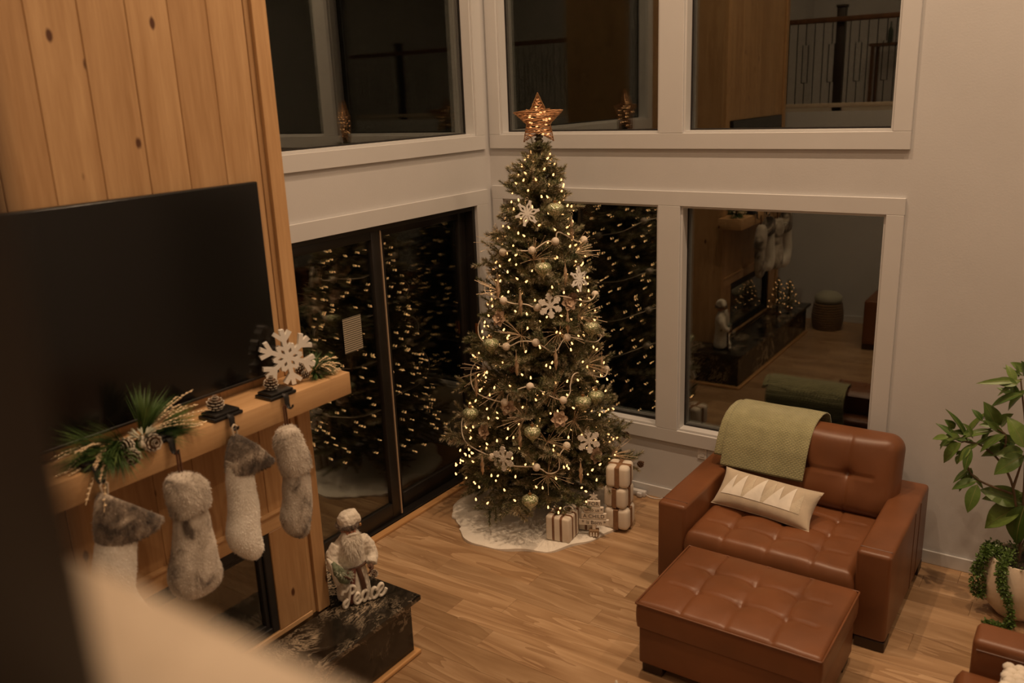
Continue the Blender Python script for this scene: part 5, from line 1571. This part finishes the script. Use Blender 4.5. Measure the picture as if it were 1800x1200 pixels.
# "Peace" word sign -----------------------------------------------------------------------
pg = thing('word_sign', 'white cursive word sign reading Peace standing on the black hearth', 'sign', (1.0, -2.745, HZ), math.atan2(0.231, 0.107))
ST = [[(0.046, 0.128), (0.043, 0.095), (0.034, 0.055), (0.024, 0.022), (0.012, 0.008), (0.003, 0.016), (0.004, 0.034), (0.020, 0.048), (0.04, 0.056)],
      [(-0.002, 0.092), (0.006, 0.108), (0.022, 0.104), (0.040, 0.122), (0.060, 0.126), (0.074, 0.114), (0.072, 0.094), (0.056, 0.082), (0.044, 0.084)],
      [(0.062, 0.034), (0.080, 0.042), (0.094, 0.058), (0.088, 0.071), (0.074, 0.064), (0.066, 0.040), (0.070, 0.017), (0.084, 0.010), (0.102, 0.022), (0.112, 0.034)],
      [(0.148, 0.060), (0.134, 0.071), (0.118, 0.058), (0.110, 0.032), (0.118, 0.012), (0.132, 0.018), (0.146, 0.040), (0.150, 0.064), (0.145, 0.036), (0.148, 0.015), (0.160, 0.014), (0.170, 0.030)],
      [(0.196, 0.056), (0.190, 0.071), (0.176, 0.064), (0.166, 0.040), (0.168, 0.017), (0.182, 0.010), (0.200, 0.022), (0.210, 0.036)],
      [(0.204, 0.034), (0.224, 0.046), (0.238, 0.066), (0.232, 0.082), (0.216, 0.072), (0.206, 0.044), (0.211, 0.018), (0.227, 0.010), (0.246, 0.024), (0.258, 0.044)]]
NAM = ['letter_p', 'letter_p', 'letter_e', 'letter_a', 'letter_c', 'letter_e']
for k, s in enumerate(ST):
    pts = [(u-0.128, 0.002*(k % 2), v+0.0005) for u, v in catmull([(a, b, 0) for a, b in s], 6) for _ in (0,)] if False else [(p.x-0.128, 0.002*(k % 2), p.y+0.0025) for p in catmull([(a, b, 0) for a, b in s], 6)]
    obj(NAM[k], MB().tube(pts, 0.0092, 8, sx=1.35, sy=1.0, up=(0, 1, 0)), 'sign_white', pg, 60)

# ================================================================== PRESENTS, BLOCK SIGN, CABLE
plain('wrap_white', (0.76, 0.68, 0.57), 0.9, var=0.05, bump=0.5, bscale=220)
plain('ribbon_tan', (0.24, 0.125, 0.06), 0.6, var=0.15, scale=40)
plain('ribbon_brown', (0.20, 0.095, 0.045), 0.6, var=0.15, scale=40)
plain('ink', (0.07, 0.055, 0.045), 0.7)
plain('block_wood', (0.30, 0.19, 0.10), 0.6, var=0.2)
def soft_box(w, d, h, b, puff=0.006):
    m = MB(); m.bbox(-w/2, w/2, -d/2, d/2, 0, h, b, 4)
    return m
def present(label, loc, rz, w, d, h, mat_r, double, b=0.018, puffy=False):
    t = thing('wrapped_present', label, 'present', loc, rz, 'white presents under the tree')
    if puffy:
        # four padded corner rolls squeezed by the ribbon
        for sx in (-1, 1):
            for sy in (-1, 1):
                m = MB(); m.bbox(sx*w*0.26-w*0.24, sx*w*0.26+w*0.24, sy*d*0.26-d*0.24, sy*d*0.26+d*0.24, 0.0, h, w*0.17, 5)
                obj('padded_corner', m, 'wrap_white', t, 70)
        r = w*0.5+0.001
        obj('ribbon', MB().bbox(-w*0.10, w*0.10, -d*0.5, d*0.5, 0.002, h-0.006, 0.003, 1), mat_r, t)
        obj('ribbon', MB().bbox(-w*0.5, w*0.5, -d*0.10, d*0.10, 0.002, h-0.005, 0.003, 1), mat_r, t)
    else:
        obj('box', soft_box(w, d, h, b), 'wrap_white', t, 60)
        rr = 0.0015
        for q in ((-0.030, 0.030) if double else (0.0,)):
            hw = 0.009 if double else 0.02
            obj('ribbon', MB().bbox(q-hw, q+hw, -d/2-rr, d/2+rr, 0.001, h+rr, b, 3), mat_r, t, 60)
            obj('ribbon', MB().bbox(-w/2-rr, w/2+rr, q-hw, q+hw, 0.001, h+rr+0.0004, b, 3), mat_r, t, 60)
    return t
pz = 0.022
pr = present('white wrapped present with double brown ribbon and a greenery bow in front of the tree', (1.205, -0.965, pz), 0.13, 0.185, 0.185, 0.19, 'ribbon_brown', True)
m = MB()
for k in range(7): sprig(m, Vector((0.0, 0.0, 0.195)), Vector((math.cos(k*0.9), math.sin(k*0.9), 0.35)), 0.075, nl=0.025, frost=0.15)
obj('greenery_bow', m, ['needle_green', 'needle_frost'], pr)
obj('bow_loop', MB().tube([(0.01+0.035*math.cos(a)+0.03, 0.02+0.018*math.sin(a), 0.215+0.012*math.sin(a)) for a in [k*PI/8 for k in range(17)]], 0.005, 6, False), 'wrap_white', pr, 60)
inst('pine_cone', CONE_B, pr, (-0.02, -0.03, 0.20), (0.5, 0.3, 0), 0.9)
for q in ((-0.05, -0.045, 0.225), (-0.045, -0.03, 0.24), (0.03, 0.055, 0.225)): obj('berry', MB().ball(q, 0.007, 8, 6), 'cotton', pr, 180)
p2 = present('white fluffy present with brown ribbon half hidden behind the block sign', (1.255, -0.730, pz), 0.3, 0.19, 0.19, 0.19, 'ribbon_brown', True)
m = MB()
for k in range(6): sprig(m, Vector((0.0, 0.0, 0.195)), Vector((math.cos(k), math.sin(k), 0.3)), 0.06, nl=0.025, frost=0.1)
obj('greenery_bow', m, ['needle_green', 'needle_frost'], p2)
zz = pz
for i, (w, h, lab, dx) in enumerate(((0.185, 0.165, 'bottom puffy white present of the stack of three beside the tree', 0.0), (0.175, 0.160, 'middle puffy white present of the stack of three beside the tree', -0.006), (0.170, 0.165, 'top puffy white present of the stack of three beside the tree', 0.002))):
    present(lab, (1.475+dx, -0.600, zz), (0.16, 0.05, 0.22)[i], w, w, h, 'ribbon_tan', False, puffy=True)
    zz += h+0.001

def text_mesh(txt, size, ext):
    cu = bpy.data.curves.new('t', 'FONT'); cu.body = txt; cu.size = size; cu.align_x = 'CENTER'; cu.align_y = 'CENTER'; cu.extrude = ext; cu.resolution_u = 3
    o = bpy.data.objects.new('t', cu); COL.objects.link(o)
    me = bpy.data.meshes.new_from_object(o.evaluated_get(bpy.context.evaluated_depsgraph_get()))
    bpy.data.objects.remove(o); me.materials.clear(); me.materials.append(MAT('ink')); return me
bs_ = thing('block_sign', 'stacked white wooden block sign in the shape of a small tree among the presents', 'sign', (1.392, -0.835, pz), math.atan2(CAM.y+0.835, CAM.x-1.392)+PI/2-0.10)
obj('base_block', MB().bbox(-0.035, 0.035, -0.025, 0.025, 0.0, 0.048, 0.003, 1), 'block_wood', bs_)
for q in (-0.02, 0.0, 0.02): obj('nativity_figure', MB().lathe([(0.007, 0.004), (0.0075, 0.016), (0.004, 0.024), (0.005, 0.030), (0.001, 0.034)], 8, (q, -0.028, 0.0)), 'wrap_white', bs_, 60)
obj('post', MB().bbox(-0.012, 0.012, -0.010, 0.010, 0.048, 0.085, 0.002, 1), 'wrap_white', bs_)
zz = 0.082
for txt, w, sz in (('* is Born *', 0.215, 0.040), ('A CHILD', 0.180, 0.040), ('unto us *', 0.140, 0.034), ('FOR', 0.094, 0.040)):
    b = obj('sign_board', MB().bbox(-w/2, w/2, -0.011, 0.011, zz, zz+0.045, 0.002, 1), 'sign_white', bs_)
    o = obj('lettering', text_mesh(txt, sz, 0.0006), None, b); o.location = (0, -0.0114, zz+0.0225); o.rotation_euler = (PI/2, 0, 0)
    zz += 0.049
o = inst('snowflake', FL[0], bs_, (0, 0, zz+0.024), (PI/2, 0, 0), 0.36)

# extension lead by the baseboard
t = thing('extension_lead', 'white extension lead lying along the baseboard behind the presents', 'cable', (1.32, -0.05, 0.0))
obj('socket_block', MB().bbox(-0.09, 0.10, -0.022, 0.022, 0.001, 0.045, 0.006, 2), 'vinyl', t, 40)
for q in (-0.02, 0.06): obj('plug', MB().bbox(q-0.02, q+0.02, -0.048, -0.022, 0.004, 0.04, 0.005, 2), 'vinyl', t, 40)
obj('cord', MB().tube(catmull([(0.10, -0.005, 0.02), (0.16, -0.01, 0.008), (0.24, 0.0, 0.02), (0.32, 0.018, 0.055), (0.42, 0.022, 0.06), (0.54, 0.015, 0.03), (0.66, 0.005, 0.01)], 6), 0.0038, 6), 'vinyl', t, 60)

# coffee table with a taper candle whose tip just shows at the bottom edge
plain('candle_wax', (0.78, 0.70, 0.58), 0.5)
t = thing('coffee_table', 'round wooden coffee table below the bottom edge of the picture', 'table', (2.84, -3.20, 0.0))
obj('tabletop', MB().lathe([(0.001, 0.385), (0.36, 0.385), (0.375, 0.392), (0.375, 0.412), (0.36, 0.42), (0.001, 0.42)], 48, cap=False), 'dark_wood', t, 40)
for k in range(3):
    a = k*2*PI/3+0.4
    obj('leg', MB().tube([(0.30*math.cos(a), 0.30*math.sin(a), 0.0005), (0.22*math.cos(a), 0.22*math.sin(a), 0.388)], [0.018, 0.026], 10), 'dark_wood', t, 60)
t = thing('taper_candle', 'white taper candle tip showing at the bottom edge of the picture', 'candle', (2.708, -2.975, 0.4203))
obj('holder', MB().lathe([(0.045, 0.0), (0.045, 0.008), (0.014, 0.016), (0.012, 0.05), (0.017, 0.055), (0.017, 0.075), (0.012, 0.075)], 18), 'dark_gold', t, 40)
obj('wax', MB().lathe([(0.0115, 0.06), (0.0105, 0.20), (0.0085, 0.262), (0.004, 0.276), (0.001, 0.279)], 14), 'candle_wax', t, 60)

# small lit trees on the hearth, mirrored in the window
for i, (x, y, hh, lab) in enumerate(((1.0, -4.42, 0.46, 'taller small lit tabletop tree on the hearth, mirrored in the window'), (1.05, -4.72, 0.38, 'shorter small lit tabletop tree on the hearth, mirrored in the window'))):
    t = thing('tabletop_tree', lab, 'tree', (x, y, HZ))
    m = MB()
    r5 = random.Random(50+i)
    for k in range(60):
        f = k/60; z_ = hh*(0.08+0.88*f); L = 0.115*(1-f)+0.02; a = k*2.4
        sprig(m, Vector((0, 0, z_)), Vector((math.cos(a), math.sin(a), 0.25)), L, dens=0.008, nl=0.02, frost=0.2, per=3)
    obj('foliage', m, ['needle_green', 'needle_frost'], t)
    obj('trunk', MB().tube([(0, 0, 0), (0, 0, hh)], [0.012, 0.004], 6), 'bark', t)
    obj('foot', MB().lathe([(0.05, 0.0), (0.05, 0.012), (0.02, 0.016)], 16), 'dark_wood', t, 40)
    for k in range(22):
        f = (k+0.5)/22; a = k*2.4+1; r_ = (0.115*(1-f)+0.022)
        inst('bulb', sb_me, t, (r_*math.cos(a), r_*math.sin(a), hh*(0.1+0.85*f)))

# ================================================================== POTTED PLANT
plain('pot_clay', (0.70, 0.59, 0.46), 0.75, var=0.08, scale=10, bump=0.15)
plain('soil', (0.03, 0.018, 0.01), 0.95, var=0.3)
plain('plant_stem', (0.13, 0.085, 0.045), 0.7, var=0.2)
def leaf_mat(name, c0, c1):
    t = NT(name); v = t.coords()
    n = t.noise(v, 14.0, 3.0); oi = t.n('ShaderNodeObjectInfo').outputs['Random']
    c = t.mix(oi, c0, c1); c = t.mix(t.math('MULTIPLY', n.outputs[0], 0.5), c, tuple(x*0.6 for x in c0))
    t.bsdf(c, 0.38, n.outputs[0], 0.25, 0.003)
leaf_mat('leaf_green', (0.060, 0.125, 0.022), (0.17, 0.25, 0.055))
leaf_mat('ivy_green', (0.085, 0.160, 0.032), (0.15, 0.22, 0.05))
plain('leaf_vein', (0.24, 0.27, 0.09), 0.5)
PB = Vector((4.0, -0.36, 0.0))
pp = thing('potted_plant', 'leafy potted plant with trailing ivy in a pale round pot at the right wall', 'plant', tuple(PB))
obj('pot', MB().lathe([(0.001, 0.001), (0.085, 0.001), (0.105, 0.008), (0.150, 0.060), (0.182, 0.140), (0.190, 0.220), (0.182, 0.300), (0.170, 0.355), (0.165, 0.372), (0.155, 0.372), (0.158, 0.350), (0.155, 0.34)], 40, cap=False), 'pot_clay', pp, 60)
obj('soil', MB().lathe([(0.001, 0.35), (0.157, 0.345)], 30, cap=False), 'soil', pp)
LEAF = [(3.909, -0.307, 1.026, 3.762, -0.362, 0.987, 0.42), (3.95, -0.451, 1.087, 3.869, -0.429, 1.221, 0.5), (3.79, -0.326, 1.129, 3.738, -0.363, 1.262, 0.5), (3.716, -0.353, 1.17, 3.669, -0.351, 1.225, 0.4), (3.78, -0.363, 1.126, 3.64, -0.388, 1.082, 0.3), (3.842, -0.367, 1.094, 3.697, -0.351, 1.034, 0.28), (3.844, -0.391, 1.124, 3.736, -0.397, 1.026, 0.34), (3.648, -0.344, 1.033, 3.571, -0.404, 1.203, 0.22), (3.615, -0.308, 1.002, 3.505, -0.327, 1.093, 0.3), (3.624, -0.389, 1.029, 3.542, -0.383, 0.908, 0.42), (3.562, -0.454, 1.055, 3.517, -0.427, 0.992, 0.45), (3.712, -0.386, 1.039, 3.618, -0.384, 0.958, 0.3), (3.675, -0.399, 1.015, 3.665, -0.449, 0.906, 0.35), (3.618, -0.376, 0.947, 3.613, -0.396, 0.903, 0.5), (3.901, -0.422, 1.391, 3.766, -0.394, 1.305, 0.24), (3.873, -0.408, 1.436, 3.766, -0.39, 1.44, 0.4), (3.882, -0.378, 1.452, 3.712, -0.438, 1.436, 0.16), (3.888, -0.352, 1.475, 3.803, -0.338, 1.502, 0.2), (3.892, -0.317, 1.466, 3.887, -0.359, 1.544, 0.5), (3.688, -0.342, 0.865, 3.616, -0.394, 0.796, 0.3), (3.666, -0.338, 0.829, 3.644, -0.379, 0.737, 0.3), (3.733, -0.403, 0.794, 3.708, -0.462, 0.662, 0.42), (3.968, -0.306, 0.748, 3.784, -0.291, 0.678, 0.35), (3.973, -0.339, 0.701, 3.815, -0.374, 0.555, 0.5), (3.984, -0.386, 0.714, 3.956, -0.404, 0.503, 0.55), (3.946, -0.382, 1.015, 3.833, -0.435, 0.92, 0.5), (3.679, -0.38, 1.066, 3.647, -0.425, 1.154, 0.35), (3.801, -0.403, 1.144, 3.757, -0.453, 1.205, 0.35), (3.878, -0.316, 1.327, 3.83, -0.328, 1.418, 0.35), (3.561, -0.369, 1.093, 3.558, -0.422, 1.143, 0.5)]
STEM = [[(3.985, -0.36, 0.345), (3.985, -0.36, 0.438), (3.912, -0.36, 0.797), (3.827, -0.36, 0.946), (3.726, -0.36, 1.022), (3.65, -0.36, 1.031), (3.621, -0.36, 1.022)], [(3.912, -0.36, 0.76), (3.884, -0.36, 0.765), (3.809, -0.36, 0.78), (3.732, -0.36, 0.805), (3.675, -0.36, 0.859), (3.655, -0.36, 0.982)], [(3.99, -0.36, 0.345), (3.979, -0.36, 0.548), (3.967, -0.36, 0.799), (3.938, -0.36, 1.145), (3.897, -0.36, 1.371), (3.88, -0.36, 1.459)], [(3.838, -0.36, 0.931), (3.844, -0.36, 1.099), (3.793, -0.36, 1.142)], [(3.912, -0.36, 0.797), (3.945, -0.36, 1.007)]]
rl_ = random.Random(8)
for q in list(LEAF[:30]):       # a second leaf at most nodes
    b, e = Vector(q[:3]), Vector(q[3:6]); d = e-b
    d = Euler((rl_.uniform(-0.5, 0.5), rl_.choice((-1, 1))*rl_.uniform(0.5, 1.1), rl_.uniform(-0.7, 0.7))).to_matrix() @ d
    b = b+Vector((rl_.uniform(-0.02, 0.02), rl_.uniform(0.0, 0.05), rl_.uniform(-0.02, 0.02)))
    LEAF.append((*b, *(b+d*rl_.uniform(0.7, 1.0)), q[6]))
for k in range(26):     # the side of the plant outside the picture
    a = rl_.uniform(-1.9, 1.9); z_ = rl_.uniform(0.55, 1.5); r0 = rl_.uniform(0.03, 0.20)*(1.7-z_)
    b = Vector((4.0+r0*math.cos(a)+0.02, -0.36+r0*math.sin(a)*0.8, z_)); e = b+Vector((math.cos(a), math.sin(a)*0.8, rl_.uniform(-0.5, 0.5))).normalized()*rl_.uniform(0.10, 0.17)
    e.y = min(e.y, -0.03)
    LEAF.append((*b, *e, rl_.uniform(0.3, 0.5)))
def leaf_mesh(ratio, curl, fold):
    m = MB(); V = []; F = []; N = 9
    for i in range(N+1):
        f = i/N; w = 0.5*ratio*(math.sin(PI*min(1, f*0.98+0.02)**0.85)**0.9)*(1 if 0 < i < N else 0.05)
        z_ = -curl*f*f+curl*0.5*f
        for q in (-1, -0.5, 0, 0.5, 1): V.append((f, q*w, z_+fold*abs(q)*w*1.2+0.02*math.sin(f*14+q*2)*abs(q)*ratio))
    for i in range(N):
        for q in range(4): a = i*5+q; F.append((a, a+1, a+6, a+5))
    n = len(V); V2 = [(x, y, z_-0.012) for x, y, z_ in V]
    m.add(V+V2, F+[tuple(reversed([i+n for i in f])) for f in F])
    m.cm = 1; m.tube([(i/N, 0, -curl*(i/N)**2+curl*0.5*i/N+0.004) for i in range(N+1)], [0.014*(1-0.8*i/N) for i in range(N+1)], 4)
    return m.mesh('leaf', ['leaf_green', 'leaf_vein'], 60)
LV = {r_: leaf_mesh(r_, 0.28, 0.30) for r_ in (0.18, 0.26, 0.34, 0.44, 0.54)}
for q in LEAF:
    b, e = Vector(q[:3]), Vector(q[3:6]); d = e-b
    key = min(LV, key=lambda w: abs(w-q[6]))
    o = inst('leaf', LV[key], pp, b-PB, None, d.length*1.22)
    rot = d.to_track_quat('X', 'Z')
    view = (CAM-b).normalized()
    # broad leaves turn part of the way to the room, narrow ones stay edge-on
    zax = rot @ Vector((0, 0, 1)); tgt = (view - d.normalized()*view.dot(d.normalized())).normalized()
    ang = math.atan2(zax.cross(tgt).dot(d.normalized()), zax.dot(tgt))
    from mathutils import Quaternion
    o.rotation_mode = 'QUATERNION'; o.rotation_quaternion = Quaternion(d.normalized(), ang*rl_.uniform(0.45, 0.85)) @ rot
for s in STEM: obj('stem', MB().tube([p-PB for p in catmull(s, 5)], [0.0085-0.0045*i/(5*(len(s)-1)) for i in range(5*(len(s)-1)+1)], 7), 'plant_stem', pp, 60)
for q in LEAF[60:]:
    b = Vector(q[:3]); obj('stem', MB().tube([Vector((3.985, -0.36, max(0.35, b.z-0.22)))-PB, (b+Vector((3.985, -0.36, b.z)))/2-PB-Vector((0, 0, 0.06)), b-PB], [0.005, 0.004, 0.003], 5), 'plant_stem', pp, 60)
IVY = [[(3.92, -0.40, 0.40), (3.835, -0.43, 0.42), (3.800, -0.45, 0.37), (3.781, -0.46, 0.277), (3.783, -0.46, 0.163), (3.812, -0.46, 0.10)], [(3.90, -0.42, 0.40), (3.83, -0.46, 0.40), (3.811, -0.47, 0.343), (3.822, -0.47, 0.196), (3.83, -0.47, 0.128)],
       [(3.95, -0.42, 0.41), (3.928, -0.535, 0.375), (3.940, -0.57, 0.289), (3.965, -0.575, 0.20), (3.99, -0.575, 0.12), (4.0, -0.575, 0.03)], [(4.0, -0.575, 0.06), (3.985, -0.58, 0.026), (3.929, -0.58, 0.012), (3.869, -0.57, 0.012)],
       [(3.94, -0.42, 0.41), (3.91, -0.53, 0.38), (3.920, -0.56, 0.30), (3.945, -0.575, 0.22)], [(4.05, -0.42, 0.41), (4.12, -0.50, 0.37), (4.15, -0.53, 0.22)], [(3.88, -0.35, 0.41), (3.82, -0.36, 0.41), (3.797, -0.38, 0.3), (3.795, -0.40, 0.2)], [(4.1, -0.3, 0.40), (4.19, -0.32, 0.36), (4.21, -0.34, 0.2)]]
iv = MB(); ri = random.Random(12)
def ivy_leaf(p, d, s):
    d = d.normalized(); a = d.orthogonal().normalized(); a = (a*math.cos(ri.uniform(0, 6))+d.cross(a)*math.sin(ri.uniform(0, 6)));
    a = (a-d*a.dot(d)).normalized(); n = d.cross(a)
    iv.add([p, p+d*s*0.5+a*s*0.32+n*s*0.1, p+d*s, p+d*s*0.5-a*s*0.32+n*s*0.1], [(0, 1, 2), (0, 2, 3)])
for s in IVY:
    pts = catmull([Vector(p)-PB for p in s], 10)
    iv.tube(pts, 0.002, 4)
    for i in range(len(pts)-1):
        for k in range(13):
            p = pts[i].lerp(pts[i+1], ri.random())
            d = Vector((ri.uniform(-1, 1), ri.uniform(-1, 1), ri.uniform(-0.7, 0.8)))
            q = p+d.normalized()*ri.uniform(0.0, 0.022)
            if q.z < 0.004: q.z = 0.006
            ivy_leaf(q, d+Vector((0, 0, -0.2)) if q.z > 0.03 else Vector((d.x, d.y, abs(d.z))), ri.uniform(0.013, 0.024))
for k in range(420):
    a = ri.uniform(0, 2*PI); r_ = 0.15*math.sqrt(ri.random())+0.012; z_ = 0.355+0.07*ri.random()*(1-r_/0.3)
    ivy_leaf(Vector((r_*math.cos(a), r_*math.sin(a), z_)), Vector((math.cos(a)+ri.uniform(-1, 1), math.sin(a)+ri.uniform(-1, 1), ri.uniform(0, 1.2))), ri.uniform(0.014, 0.026))
obj('ivy', iv, 'ivy_green', pp, kind='stuff')
